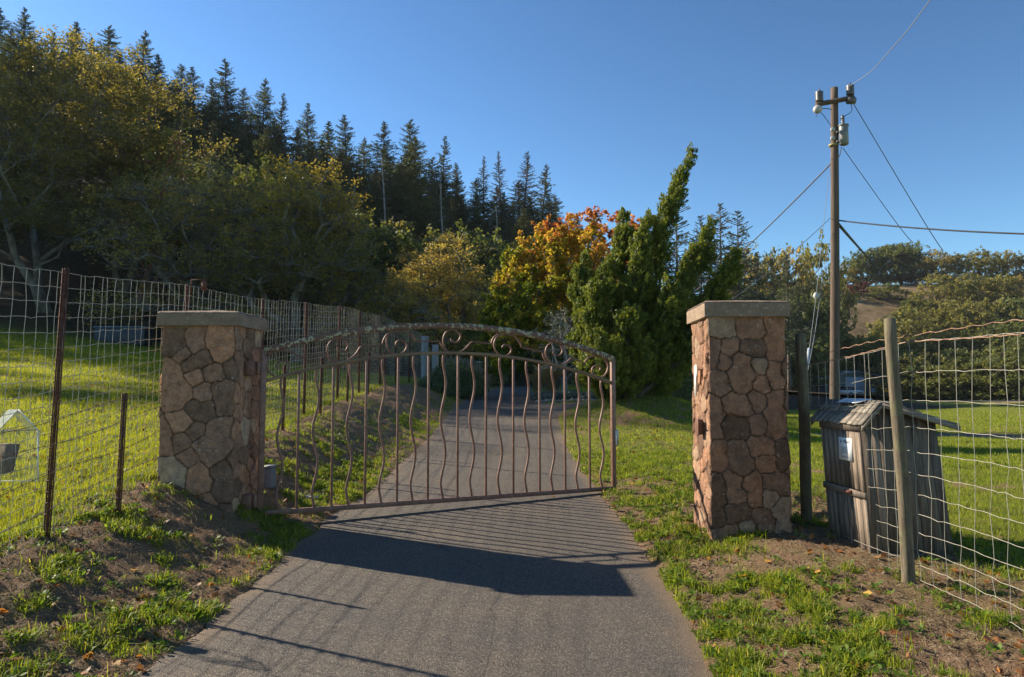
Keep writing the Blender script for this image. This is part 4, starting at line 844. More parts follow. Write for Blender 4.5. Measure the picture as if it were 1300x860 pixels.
mb = MB(); mb.box((0, 2.4, .70), (.9, .05, .18)); lpart(tk, 'grille', mb, M['dk']); mb = MB(); mb.box((0, 2.45, .45), (1.8, .14, .16)); lpart(tk, 'bumper', mb, M['porc'])
# dark blue trough on the meadow
Y = 40.0; x0_, x1_ = XA(123, Y), XA(186, Y); xm = (x0_ + x1_) / 2; zg = float(terrain(xm, Y)); M['bluebox'] = simple('dark_blue_metal', (.018, .024, .034), (.035, .045, .06), 1.5, .5, .2, 0)
tr = thing('stock_trough', 'low dark blue metal tank in the shaded top of the left meadow', 'trough', (xm, Y, zg)); mb = MB(); mb.box((xm, Y, zg + .42), (x1_ - x0_, 1.0, 1.0)); bevel(part(tr, 'tank', mb, M['bluebox']), .04); mb = MB(); mb.box((xm, Y, zg + .95), (x1_ - x0_ + .12, 1.1, .06)); part(tr, 'lid', mb, simple('blue_lid', (.12, .16, .22), (.2, .25, .33), 1.5, .35, .3, 0))

# ------------------------------------------------------------------ trees
def onb(n, rg):
    v = rg.normal(size=(n, 3)); return v / np.linalg.norm(v, axis=1, keepdims=True)
def broadleaf(seed, H, Rx, cb, ncl, lpc, leaf, clr, tr_, bare=0.0, twig=5, shape='dome', rel=None, tonefn=None, squash=.7, forks=1, lean=(0, 0), twr=.02, centers=None):
    """returns (wood MB, leaf MB), base at origin"""
    rg = np.random.default_rng(seed); W_ = MB(); Lf = MB()
    nodes = []; par = []; plen = []
    def addn(p, pa): nodes.append(np.array(p, float)); par.append(pa); plen.append(0 if pa < 0 else plen[pa] + np.linalg.norm(nodes[-1] - nodes[pa])); return len(nodes) - 1
    i0 = addn((0, 0, -.3), -1); stems = []
    for f in range(forks):
        last = i0; an = rg.uniform(0, 6.28); sp = (.0 if forks == 1 else .22) * H * cb
        for k in range(1, 5):
            t = k / 4; last = addn((math.cos(an) * sp * t * 2 + lean[0] * t * H * cb + rg.normal(0, .02 * H * cb), math.sin(an) * sp * t * 2 + lean[1] * t * H * cb + rg.normal(0, .02 * H * cb), cb * H * t), last)
    cl = []
    tries = 0
    while len(cl) < ncl and tries < ncl * 40:
        tries += 1
        d = onb(1, rg)[0]; rr = rg.uniform(.25, 1) ** .5
        if shape == 'dome':
            if d[2] < -.35: continue
            p = np.array([d[0] * Rx * rr, d[1] * Rx * rr, cb * H * .9 + (H - cb * H * .9 - clr * .5) * (d[2] * rr * .85 + .15 * rr + .05) if d[2] > 0 else cb * H * .9 + d[2] * rr * H * .25])
        else:
            t = rg.random(); z = cb * H + (H - cb * H) * t; wr = Rx * (math.sin(math.pi * (.12 + .86 * t)) ** .7) * rg.uniform(.3, 1) ** .5; a = rg.uniform(0, 6.28); p = np.array([wr * math.cos(a), wr * math.sin(a), z - clr * .4])
        p[:2] *= 1 + .28 * (vnoise(math.atan2(p[1], p[0]) * 1.5 + 7, p[2] / H * 3, seed) - .5) * 2
        p[:2] += np.array(lean) * H * cb
        if cl and min(np.linalg.norm((q - p) * [1, 1, 1.3]) for q in cl) < clr * .62: continue
        cl.append(p)
    if centers is not None: cl = [np.array(c, float) for c in centers]
    cl.sort(key=lambda p: np.linalg.norm(p - nodes[4]))
    chains = []; tips = []
    for p in cl:
        N = np.array(nodes[1:]); d = np.linalg.norm(N - p, axis=1) + .45 * np.array(plen[1:]) + np.where(N[:, 2] > p[2] + .5, 3, 0)
        pa = int(np.argmin(d)) + 1; st = nodes[pa]; ch = [pa]; L = np.linalg.norm(p - st); m_ = max(2, min(6, int(L / (.09 * H)) + 2)); jit = rg.normal(0, .07 * L, 3)
        for k in range(1, m_ + 1):
            t = k / m_; q = st + (p - st) * t + jit * math.sin(math.pi * t) + rg.normal(0, .025 * L, 3) * (k < m_) + np.array([0, 0, .10 * L * math.sin(math.pi * t)])
            ch.append(addn(q, ch[-1]))
        chains.append(ch); tips.append(ch[-1])
    cnt = np.zeros(len(nodes))
    for tpi in tips:
        k = tpi
        while k >= 0: cnt[k] += 1; k = par[k]
    rad = np.maximum(tr_ * (np.maximum(cnt, .35) / max(cnt[0], 1)) ** .52, .018 * H / 12)
    nd = np.array(nodes)
    for f in range(forks):
        idx = [0] + [1 + f * 4 + k for k in range(4)]; rr_ = rad[idx].copy(); rr_[0] *= 1.35; W_.tube(nd[idx], rr_, 9)
    for ch in chains:
        rr_ = rad[ch].copy(); rr_[0] = min(rr_[0], rr_[1] * 1.25); W_.tube(nd[ch], rr_, 6 if rr_[0] > .06 else 4, cap=False)
    for p, tpi in zip(cl, tips):
        hz = p[2] / H; k = lpc * rg.uniform(.55, 1.3) * (1 if rg.random() > bare * (1.6 - 1.5 * hz) else .12); k = int(k)
        nt_ = twig + (3 if k < lpc * .2 else 0); dd = onb(nt_, rg); dd[:, 2] = np.abs(dd[:, 2]) * .7 - .1; st = np.repeat(nd[tpi][None], nt_, 0); en = st + dd * clr * rg.uniform(.6, 1.25, (nt_, 1)); mid = (st + en) / 2 + rg.normal(0, .08 * clr, (nt_, 3))
        W_.segs(st, mid, twr); W_.segs(mid, en, twr * .6)
        if k < 1: continue
        # leaves grouped in small sprays around the twigs
        ns = max(4, k // 14); sc = np.vstack([mid, en]); src = sc[rg.integers(0, len(sc), ns)] + rg.normal(0, .26 * clr, (ns, 3)) * [1, 1, squash]
        c_ = src[rg.integers(0, ns, k)] + rg.normal(0, .13 * clr, (k, 3)); nr = onb(k, rg); nr[:, 2] = np.abs(nr[:, 2]) + .3; nr /= np.linalg.norm(nr, axis=1, keepdims=True)
        base = rg.normal(.5, .17) ; a = base + rg.normal(0, .15, k)
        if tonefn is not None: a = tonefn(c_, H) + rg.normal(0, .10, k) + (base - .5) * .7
        Lf.leaves(c_, nr, leaf * rg.uniform(.6, 1.35, k), .7, np.clip(a, 0, 1))
    return W_, Lf
def conifer(seed, H, Rx, dens=1.0, bare=.12, leafs=.55, gap=.0):
    rg = np.random.default_rng(seed); W_ = MB(); Lf = MB(); n = 12; t = np.linspace(0, 1, n)
    W_.tube(np.stack([.02 * H * (vnoise(t * 2, t * 0, seed) - .5), .02 * H * (vnoise(t * 2, t * 0 + 5, seed) - .5), H * t - .3], 1), .016 * H * (1 - t) + .02, 7)
    z = bare * H; A, B, C, Nn, S_, Ax, aa = [], [], [], [], [], [], []
    while z < H * .985:
        f = (z - bare * H) / (H * (1 - bare)); env = Rx * 1.75 * ((1 - f) ** .9) * (.5 + .5 * min(1, f * 6)) * (.75 + .5 * vnoise(f * 9, Rx, seed)) + .15
        nb = 1; a0 = rg.uniform(0, 6.28)
        for k in range(nb):
            if rg.random() < gap: continue
            an = a0 + k * 6.28 / nb + rg.normal(0, .25); L = env * rg.uniform(.35, 1.12); dr_ = -.12 + .5 * f - rg.uniform(0, .25) * (1 - f)
            dv = np.array([math.cos(an), math.sin(an), dr_]); st = np.array([0, 0, z]); m_ = 4; ts = np.linspace(0, 1, m_); pts = st + dv * L * ts[:, None] + np.stack([0 * ts, 0 * ts, .10 * L * ts ** 2], 1)
            A.append(pts[:-1]); B.append(pts[1:])
            q = max(7, int(30 * dens * (L / Rx + .25))); tt = rg.uniform(.12, 1.0, q) ** .8; side = np.array([-math.sin(an), math.cos(an), 0]); sp = rg.normal(0, .16, q) * L * (1 - .6 * tt)
            c_ = st + dv * L * tt[:, None] + np.stack([0 * tt, 0 * tt, .10 * L * tt ** 2], 1) + side * sp[:, None] + np.stack([0 * tt, 0 * tt, rg.normal(-.06, .10, q) * L * .5], 1)
            ax = dv[None] * 1.0 + side * (np.sign(sp) * .9)[:, None] + rg.normal(0, .3, (q, 3)); ax[:, 2] -= .15
            C.append(c_); Ax.append(ax); Nn.append(np.array([[0, 0, 1]]) + rg.normal(0, .45, (q, 3))); S_.append(leafs * .72 * (H / 18) * rg.uniform(.6, 1.3, q) * (.36 + .64 * (1 - f))); aa.append(np.clip(.45 + .25 * (tt - .5) + rg.normal(0, .16, q), 0, 1))
        z += H * .0034 * rg.uniform(.4, 1.6) * (1 - .45 * f)
    W_.segs(np.concatenate(A), np.concatenate(B), .0016 * H)
    Nn = np.concatenate(Nn); Nn /= np.linalg.norm(Nn, axis=1, keepdims=True)
    Lf.leaves(np.concatenate(C), Nn, np.concatenate(S_), .42, np.concatenate(aa), axis=np.concatenate(Ax)); return W_, Lf

def plant(name, label, cat, wm, lm, wmat, lmat, loc, sc=(1, 1, 1), rz=0, group=None, crown='crown'):
    rt = thing(name, label, cat, loc, group, rz); rt.scale = sc
    if name == 'conifer_tree': rt.rotation_euler = (.05 * math.sin(loc[0] * 3.1), .05 * math.cos(loc[0] * 5.3), rz)
    if wm is not None:
        o = bpy.data.objects.new('trunk', wm); COL.objects.link(o); o.parent = rt
        if not wm.materials: wm.materials.append(M[wmat])
    o = bpy.data.objects.new(crown, lm); COL.objects.link(o); o.parent = rt
    if not lm.materials: lm.materials.append(M[lmat])
    return rt
def meshes(pair, nm): return pair[0].mesh(nm + '_wood'), pair[1].mesh(nm + '_leaves')
ORD = ['first', 'second', 'third', 'fourth', 'fifth', 'sixth', 'seventh', 'eighth', 'ninth', 'tenth', 'eleventh', 'twelfth', 'thirteenth', 'fourteenth', 'fifteenth', 'sixteenth', 'seventeenth', 'eighteenth', 'nineteenth', 'twentieth', 'twenty-first', 'twenty-second', 'twenty-third', 'twenty-fourth', 'twenty-fifth', 'twenty-sixth', 'twenty-seventh', 'twenty-eighth', 'twenty-ninth', 'thirtieth'] 
rgT = np.random.default_rng(77)
# conifer variants (18 m)
CV = {}
for k, (sd__, rx, dn, br, gp_, mat) in enumerate([(1, 3.3, 1.9, .12, .0, 'fir'), (2, 2.8, 1.8, .18, .05, 'fir'), (3, 3.8, 2.0, .10, .08, 'fir'), (4, 2.7, 1.1, .2, .12, 'firblue'), (5, 2.1, .42, .15, .15, 'deadfir'), (6, 3.4, 1.5, .3, .15, 'firblue')]):
    a, b_ = meshes(conifer(100 + sd__, 18, rx, dn, br, .62, gp_), 'conifer'); CV[k] = (a, b_, mat)
sky_ = [(-28, 10, 0, 92), (15, 12, 0, 90), (42, 40, 1, 96), (68, 22, 1, 92), (98, 44, 0, 98), (125, 32, 2, 94), (158, 38, 0, 88), (190, 70, 1, 90), (214, 82, 2, 95), (238, 83, 3, 90), (262, 98, 1, 96), (279, 78, 5, 88), (300, 110, 2, 94), (320, 98, 0, 92), (343, 116, 3, 89), (385, 131, 0, 94), (408, 152, 1, 98), (437, 142, 3, 96), (460, 175, 2, 100), (479, 156, 5, 94), (518, 146, 2, 92), (555, 170, 3, 95), (583, 205, 1, 100), (611, 196, 4, 90), (637, 188, 4, 92), (663, 193, 4, 88), (684, 206, 3, 94), (706, 245, 2, 98)]
for i, (px, pt, k, Y) in enumerate(sky_):
    x_ = XA(px, Y); zb = float(terrain(x_, Y)); H_ = max(ZA(pt, Y) - zb, 7); s = H_ / 18; a, b_, mt = CV[k]
    dsc = {0: 'dense dark conifer', 1: 'narrow dark conifer', 2: 'broad dark conifer', 3: 'thin grey-green conifer', 4: 'nearly bare dying conifer', 5: 'open-crowned tall pine'}[k]
    plant('conifer_tree', f'{dsc}, {ORD[i]} from the left along the skyline of the left ridge', 'conifer', a, b_, 'conbark', mt, (x_, Y, zb), (s * rgT.uniform(.8, 1.25),) * 2 + (s,), rgT.uniform(0, 6.28), 'conifers along the left ridge skyline')
row2 = [(-10, 95, 80), (25, 110, 78), (60, 120, 84), (95, 120, 76), (185, 120, 80), (205, 150, 72), (232, 140, 80), (262, 150, 76), (292, 155, 82), (322, 160, 74), (350, 190, 80), (378, 190, 76), (398, 215, 80), (424, 200, 72), (452, 215, 80), (476, 225, 76), (500, 205, 82), (528, 225, 74), (548, 235, 80), (575, 250, 74), (598, 245, 84), (622, 260, 76), (648, 255, 82), (672, 262, 76), (696, 280, 84), (722, 290, 78), (742, 300, 86)]
for i, (px, pt, Y) in enumerate(row2):
    x_ = XA(px, Y); zb = float(terrain(x_, Y)); H_ = max(ZA(pt, Y) - zb, 7); s = H_ / 18; k = int(rgT.choice([0, 1, 2, 3, 5, 2, 0])); a, b_, mt = CV[k]
    plant('conifer_tree', f'shaded conifer on the slope below the ridge, {ORD[i]} from the left in its row', 'conifer', a, b_, 'conbark', mt, (x_, Y, zb), (s * 1.15,) * 2 + (s,), rgT.uniform(0, 6.28), 'conifers on the left slope')
for i, px in enumerate(range(-6, 760, 17)):
    Y = 86 + (i * 7) % 9; ptl = np.interp(px, [q[0] for q in sky_], [q[1] for q in sky_]); pt = ptl + 26 + (i * 13) % 31; x_ = XA(px + (i * 5) % 7, Y); zb = float(terrain(x_, Y)); H_ = max(ZA(pt, Y) - zb, 6); s = H_ / 18; k = (0, 2, 5, 1, 2)[i % 5]; a, b_, mt = CV[k]
    plant('conifer_tree', f'conifer filling the gaps under the ridge skyline, {ORD[i] if i < 30 else ORD[i - 30] + " after the thirtieth"} from the left', 'conifer', a, b_, 'conbark', mt, (x_, Y, zb), (s * 1.25,) * 2 + (s,), i * 1.7, 'conifers under the skyline')
# lower mixed broadleaf trees on the slope
MV = {}
for k, (sd__, mat) in enumerate([(11, 'oakdark'), (12, 'oakgreen'), (13, 'oaktan')]):
    a, b_ = meshes(broadleaf(200 + sd__, 9, 4.2, .28, 60, 130, .30, 1.3, .25, .1), 'slope'); MV[k] = (a, b_, mat)
row3 = [(-25, 235, 62, 0), (20, 250, 66, 1), (110, 235, 66, 0), (165, 240, 62, 1), (205, 225, 64, 2), (240, 215, 66, 0), (300, 200, 64, 1), (350, 225, 62, 0), (395, 250, 64, 2), (430, 262, 60, 0), (462, 268, 66, 1), (490, 290, 60, 0), (520, 280, 66, 2), (555, 282, 62, 1), (590, 295, 66, 0), (622, 300, 62, 0), (650, 300, 66, 2), (675, 320, 60, 1), (700, 322, 66, 0), (735, 330, 64, 2), (765, 345, 70, 0), (440, 345, 52, 0), (475, 350, 54, 2), (620, 350, 54, 1), (640, 385, 52, 0), (660, 400, 56, 0), (590, 425, 48, 1)]
for i, (px, pt, Y, k) in enumerate(row3):
    x_ = XA(px, Y); zb = float(terrain(x_, Y)); H_ = max(ZA(pt, Y) - zb, 3.0); a, b_, mt = MV[k]; s = H_ / 9
    plant('slope_tree', f'dark rounded broadleaf tree low on the wooded slope, {ORD[i]} of its kind', 'tree', a, b_, 'bark', mt, (x_, Y, zb), (max(s, .6),) * 2 + (s,), rgT.uniform(0, 6.28), 'broadleaf trees on the left slope')
for i, (px, pt, pb, Y) in enumerate(((483, 200, 330, 74), (561, 232, 330, 72), (447, 235, 330, 70), (256, 205, 300, 60), (345, 240, 330, 66), (628, 262, 360, 70))):
    x_ = XA(px, Y); zb = float(terrain(x_, Y)); zt_ = max(ZA(pt, Y), zb + 6); rg = np.random.default_rng(900 + i); H_ = zt_ - zb; rt = thing('dead_tree', f'bare pale snag standing among the hillside trees, {ORD[i]} of six', 'dead tree', (x_, Y, zb), 'pale snags on the left slope')
    t = np.linspace(0, 1, 9); Wd = MB().tube(np.stack([.25 * np.sin(t * 4 + i), 0 * t, H_ * t], 1), .19 * (1 - .8 * t), 6)
    k = 34; zz = rg.uniform(.35, .98, k) * H_; an = rg.uniform(0, 6.28, k); L = rg.uniform(.5, 1.7, k) * (1.15 - zz / H_); A = np.stack([.25 * np.sin(zz / H_ * 4 + i), 0 * zz, zz], 1); B = A + np.stack([np.cos(an) * L, np.sin(an) * L, rg.uniform(-.2, .35, k)], 1); lpart(rt, 'trunk', Wd.segs(A, B, .03), M['palebark'])
# big individual oaks
def bigoak(name, label, px, pt, Y, Rx, seed, lm, wm='lichenbark', cb=.3, ncl=110, lpc=330, leaf=.17, clr=1.5, tr_=.42, bare=.15, forks=1, lean=(0, 0), tonefn=None, cat='oak tree', twig=7, zoff=0, group=None, twr=.028):
    x_ = XA(px, Y); zb = float(terrain(x_, Y)) + zoff; H_ = ZA(pt, Y) - zb
    a, b_ = meshes(broadleaf(seed, H_, Rx, cb, ncl, lpc, leaf, clr, tr_, bare, twig, 'dome', tonefn=tonefn, forks=forks, lean=lean, twr=twr), name)
    return plant(name, label, cat, a, b_, wm, lm, (x_, Y, zb), group=group)
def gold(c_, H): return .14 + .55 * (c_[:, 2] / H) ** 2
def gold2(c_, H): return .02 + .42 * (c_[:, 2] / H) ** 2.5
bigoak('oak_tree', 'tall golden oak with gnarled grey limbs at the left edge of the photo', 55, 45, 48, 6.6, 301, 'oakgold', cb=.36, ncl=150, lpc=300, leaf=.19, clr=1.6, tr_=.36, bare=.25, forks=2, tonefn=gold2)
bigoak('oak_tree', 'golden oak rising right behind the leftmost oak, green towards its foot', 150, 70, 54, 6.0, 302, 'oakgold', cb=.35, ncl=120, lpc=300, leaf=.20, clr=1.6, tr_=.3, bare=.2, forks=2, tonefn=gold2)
bigoak('madrone_tree', 'madrone with reddish leaning trunk and bright green leaves between the oaks', 168, 145, 50, 3.2, 303, 'oakgreen', 'redbark', cb=.45, ncl=60, lpc=190, leaf=.2, clr=1.2, tr_=.26, bare=.3, forks=2, lean=(.15, 0), cat='madrone')
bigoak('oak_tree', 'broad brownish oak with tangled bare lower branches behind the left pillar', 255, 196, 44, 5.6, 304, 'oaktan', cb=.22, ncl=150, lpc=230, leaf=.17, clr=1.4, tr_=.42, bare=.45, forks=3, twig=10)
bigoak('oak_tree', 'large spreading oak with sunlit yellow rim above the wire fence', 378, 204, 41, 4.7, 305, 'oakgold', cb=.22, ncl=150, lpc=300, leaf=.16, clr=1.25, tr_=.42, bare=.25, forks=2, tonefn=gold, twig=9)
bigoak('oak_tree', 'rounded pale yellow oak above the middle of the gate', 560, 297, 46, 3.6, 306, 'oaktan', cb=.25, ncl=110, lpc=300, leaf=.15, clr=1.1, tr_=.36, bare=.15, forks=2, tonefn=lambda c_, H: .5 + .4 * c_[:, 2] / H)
bigoak('oak_tree', 'low dark oak left of the pale yellow oak above the gate', 500, 355, 42, 3.2, 307, 'oaktan', cb=.22, ncl=80, lpc=220, leaf=.15, clr=1.1, tr_=.3, bare=.35, forks=2)
# trees outside the left edge whose shade falls over the far meadow and drive
a, b_ = meshes(broadleaf(311, 17, 7.5, .3, 120, 170, .34, 1.9, .5, .05), 'edge')
for i, (x_, Y, zt_) in enumerate(((-55, 51.0, 38), (-59, 57, 39), (-68, 63, 41), (-66, 72, 42), (-78, 70, 42), (-82, 82, 46))):
    zb = float(terrain(x_, Y)); H_ = zt_ - zb; plant('oak_tree', f'oak standing out of view beyond the left edge, {ORD[i]} from the road', 'oak tree', a, b_, 'bark', 'oaktan', (x_, Y, zb), (H_ / 17,) * 3, i * 1.3, 'oaks beyond the left edge')
# maple
rgm = np.random.default_rng(5)
x_ = XA(703, 28); zb = float(terrain(x_, 28)); H_ = ZA(274, 28) - zb
mc = []
for px, pt, wd_ in ((624, 372, .42), (634, 345, .45), (646, 318, .45), (660, 306, .42), (672, 330, .6), (688, 281, .40), (700, 305, .6), (712, 286, .42), (726, 272, .40), (738, 296, .5), (752, 279, .42), (768, 284, .45), (786, 274, .40), (802, 292, .5), (655, 400, .7), (690, 390, .8), (730, 380, .8), (770, 360, .8), (636, 400, .5), (800, 350, .8), (712, 340, .8), (665, 365, .6), (745, 335, .7)):
    zt_ = ZA(pt, 28) - zb - .15; x0_ = XA(px, 28) - x_; yy_ = rgm.uniform(-1.3, 1.3); z_ = zt_; w_ = .12
    while z_ > max(.9, zt_ - 3.4):
        for _k in range(2): mc.append((x0_ + rgm.normal(0, w_ * .6), yy_ + rgm.normal(0, w_), z_ + rgm.normal(0, .08)))
        z_ -= .34; w_ = min(wd_, w_ + .09)
def mapt(c_, H):
    return np.clip(.22 + .56 * (c_[:, 2] / H) ** 1.2 + .20 * np.clip(c_[:, 0] / 2.2, -1, 1) + .30 * (fbm(c_[:, 0] * 1.0, c_[:, 2], .9, 7) - .5) * 2, 0, 1)
a, b_ = meshes(broadleaf(401, H_, 2.75, .10, 4, 170, .115, .34, .14, 0, 4, 'egg', tonefn=mapt, forks=3, squash=1.5, twr=.007, centers=mc), 'maple')
plant('maple_tree', 'autumn maple turning from green through yellow to orange, left of the juniper', 'maple', a, b_, 'bark', 'maple', (x_, 28, zb), crown='crown')
# extra upright maple plumes belong to the same crown shape above
# twisted juniper
JY = 19.3; jx = XA(805, JY); jz = float(terrain(jx, JY))
jt = thing('twisted_juniper', 'big dark green twisted juniper with leaning pointed spires right of the maple', 'juniper', (jx, JY, jz))
spires = [([(805, 505), (815, 430), (828, 340), (850, 262), (881, 189)], .42, 0), ([(800, 500), (780, 420), (784, 340), (796, 266)], .55, .3), ([(808, 500), (800, 420), (806, 340), (822, 276)], .42, -.3), ([(805, 505), (850, 430), (880, 350), (908, 278)], .6, .2), ([(810, 500), (860, 440), (905, 370), (926, 325)], .5, -.4),
          ([(795, 505), (750, 440), (738, 380), (745, 322)], .46, .1), ([(800, 505), (765, 450), (752, 400), (762, 345)], .42, -.6), ([(805, 508), (820, 460), (835, 410), (838, 360)], .6, -.7), ([(805, 508), (790, 460), (770, 400), (775, 340)], .75, .7), ([(805, 508), (840, 480), (860, 440), (868, 400)], .65, .6), ([(800, 508), (765, 485), (740, 455), (728, 425)], .6, .5),
          ([(805, 508), (812, 450), (805, 400), (810, 350)], .5, .9), ([(805, 508), (845, 470), (880, 440), (900, 400)], .5, -.8), ([(800, 508), (770, 490), (750, 480), (735, 470)], .5, -.2), ([(805, 508), (835, 495), (858, 480), (866, 460)], .5, .1), ([(805, 505), (800, 470), (790, 440), (788, 400)], .8, -.9), ([(805, 505), (815, 470), (820, 450), (822, 420)], .75, 1.0), ([(800, 508), (785, 490), (765, 470), (752, 430)], .65, -1.0)]
Wj, Lj = MB(), MB(); rgj = np.random.default_rng(9); jobs = []
for pts, wd, dep in spires:
    q = np.array([P(a, b_, JY) + [0, dep * 1.5 * k / 3, 0] for k, (a, b_) in enumerate(pts)]); q = catmull(q, 10); L = np.linalg.norm(q[-1] - q[0]); Wj.tube(q, np.linspace(.10, .012, len(q)), 6); jobs.append((q, wd * .5, int(110 + 100 * wd * L / 5)))
    for k in range(int(9 + L * 3.2)):
        t = rgj.uniform(.12, .9); i0 = int(t * (len(q) - 2)); tg = q[i0 + 1] - q[i0]; tg /= np.linalg.norm(tg); d = onb(1, rgj)[0]; d -= tg * (d @ tg); d /= np.linalg.norm(d)
        v_ = tg * .55 + d * .75 + np.array([.28, 0, .32]); v_ /= np.linalg.norm(v_); l_ = rgj.uniform(.55, 1.25) * (1.15 - .75 * t) * (.35 + wd * .75); p1 = q[i0] + v_ * l_ * .5; p2 = q[i0] + v_ * l_ + np.array([.06, 0, .16]) * l_
        sq = catmull([q[i0], p1, p2], 6); Wj.tube(sq, np.linspace(.03, .006, len(sq)), 4, cap=False); jobs.append((sq, .11 + .07 * rgj.random(), int(13 + 13 * l_)))
for q, wd, nt_ in jobs:
    for k in range(nt_):
        t = rgj.uniform(.12, 1) ** .9; fi = t * (len(q) - 1); i0 = int(min(fi, len(q) - 2)); p0 = q[i0] + (q[i0 + 1] - q[i0]) * (fi - i0); tang = q[i0 + 1] - q[i0]; tang /= np.linalg.norm(tang)
        env = wd * (1 - t) ** .95 * (.75 + .5 * vnoise(t * 9, wd * 10, 3)) + .09; d = onb(1, rgj)[0]; d -= tang * (d @ tang); d /= np.linalg.norm(d); c_ = p0 + d * env * rgj.uniform(.35, 1.0)
        ax = d * .5 + tang * .55 + np.array([.15, 0, .45]); ax /= np.linalg.norm(ax); tl = .30 * (.55 + .6 * (1 - t)) * rgj.uniform(.7, 1.3)
        Wj.segs([p0], [c_], .006); m_ = 34; s_ = rgj.random(m_); rad_ = .085 * (1 - s_) ** .6 + .012; off = onb(m_, rgj) * rad_[:, None]; lc = c_ + ax * (s_ * tl)[:, None] + off
        la = ax[None] + onb(m_, rgj) * .55; nn_ = onb(m_, rgj) * .6 + off / (np.linalg.norm(off, axis=1, keepdims=True) + 1e-6); nn_ /= np.linalg.norm(nn_, axis=1, keepdims=True)
        Lj.leaves(lc, nn_, .085 * rgj.uniform(.6, 1.4, m_), .42, np.clip(.35 + .4 * s_ + rgj.normal(0, .12, m_) + rgj.normal(0, .14), 0, 1), axis=la)
part(jt, 'trunk', Wj, M['bark']); part(jt, 'crown', Lj, M['juniper'])

# shrubs and island planting
def shrub(name, label, cat, px, pt, Y, Rx, seed, mat, n=9000, leaf=.07, H=None, zflat=1.0, group=None, up=False):
    rg = np.random.default_rng(seed); x_ = XA(px, Y); zb = float(terrain(x_, Y)); H_ = H or (ZA(pt, Y) - zb)
    Lf = MB(); Wd = MB(); d = onb(n, rg); d[:, 2] = np.abs(d[:, 2]); lum = 1 + .30 * (fbm(np.arctan2(d[:, 1], d[:, 0]) * 2 + 9, d[:, 2] * 3.2, 1.3, seed) - .5) * 2
    r_ = rg.uniform(.55, 1.0, n) ** .5 * lum; c_ = d * r_[:, None] * [Rx, Rx * .8, H_]; nr = d + rg.normal(0, .5, (n, 3)); nr /= np.linalg.norm(nr, axis=1, keepdims=True)
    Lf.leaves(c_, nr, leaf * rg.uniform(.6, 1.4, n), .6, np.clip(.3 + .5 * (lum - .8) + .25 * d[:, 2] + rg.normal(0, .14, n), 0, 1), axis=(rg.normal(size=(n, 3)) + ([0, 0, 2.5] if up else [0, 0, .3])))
    k = 24; dd = onb(k, rg); dd[:, 2] = np.abs(dd[:, 2]) + .3; Wd.segs(np.zeros((k, 3)) - [0, 0, .1], dd * [Rx * .7, Rx * .6, H_ * .7], .012)
    rt = thing(name, label, cat, (x_, Y, zb), group); lpart(rt, 'stems', Wd, M['bark']); lpart(rt, 'foliage', Lf, M[mat]); return rt
shrub('round_shrub', 'rounded green shrub at the left bend of the driveway', 'shrub', 572, 462, 26, 1.35, 1, 'shrub', 14000, .07)
shrub('round_shrub', 'dark rounded shrub behind the right pillar, beyond the juniper', 'shrub', 858, 458, 24, 1.3, 2, 'shrub', 9000, .08)
shrub('wild_shrub', 'loose dark green shrub below the pale yellow oak', 'shrub', 596, 405, 44, 2.6, 3, 'oakdark', 8000, .14)
shrub('wild_shrub', 'dark brushy thicket filling the gap behind the right pillar', 'shrub', 905, 440, 40, 3.6, 31, 'oakdark', 9000, .16)
shrub('spreading_juniper', 'low blue-green creeping juniper at the left end of the planted island', 'shrub', 698, 497, 24.4, .62, 4, 'bluegreen', 5000, .06, group='creeping junipers on the island', up=True)
shrub('spreading_juniper', 'low blue-green creeping juniper in the middle of the island', 'shrub', 722, 496, 24.6, .7, 5, 'bluegreen', 5500, .06, group='creeping junipers on the island', up=True)
shrub('spreading_juniper', 'low blue-green creeping juniper at the right end of the island', 'shrub', 756, 497, 24.3, .8, 6, 'bluegreen', 6000, .06, group='creeping junipers on the island', up=True)
for i, (px, Y, h_) in enumerate(((699, 25.6, 1.1), (683, 27, .8))):
    rg = np.random.default_rng(50 + i); x_ = XA(px, Y); zb = float(terrain(x_, Y)); n_ = 420; an = rg.uniform(0, 6.28, n_); sp = rg.uniform(.1, .75, n_) * h_ * .8; A = np.stack([.08 * np.cos(an), .08 * np.sin(an), 0 * an], 1); Mi = np.stack([sp * .45 * np.cos(an), sp * .45 * np.sin(an), h_ * .7 + 0 * an], 1); Bt = np.stack([sp * np.cos(an), sp * np.sin(an), h_ * rg.uniform(.8, 1.1, n_)], 1)
    mb = MB(); mb.segs(A, Mi, .006, a=rg.random(n_ * 4) if False else .5); mb.segs(Mi, Bt, .008, a=.9); rt = thing('ornamental_grass', ['tan fountain grass tuft beside the creeping junipers', 'smaller tan grass tuft at the far side of the island'][i], 'grass tuft', (x_, Y, zb)); lpart(rt, 'blades', mb, M['strawgrass'])
# pale trunked young tree
x_ = XA(717, 25.2); zb = float(terrain(x_, 25.2)); a, b_ = meshes(broadleaf(501, ZA(425, 25.2) - zb + .9, 1.0, .38, 40, 70, .07, .4, .10, .2, 6, 'dome', forks=1, twr=.008), 'young')
plant('young_tree', 'small grey-leaved tree with pale trunk on the island in front of the maple', 'tree', a, b_, 'palebark', 'olive', (x_, 25.2, zb))
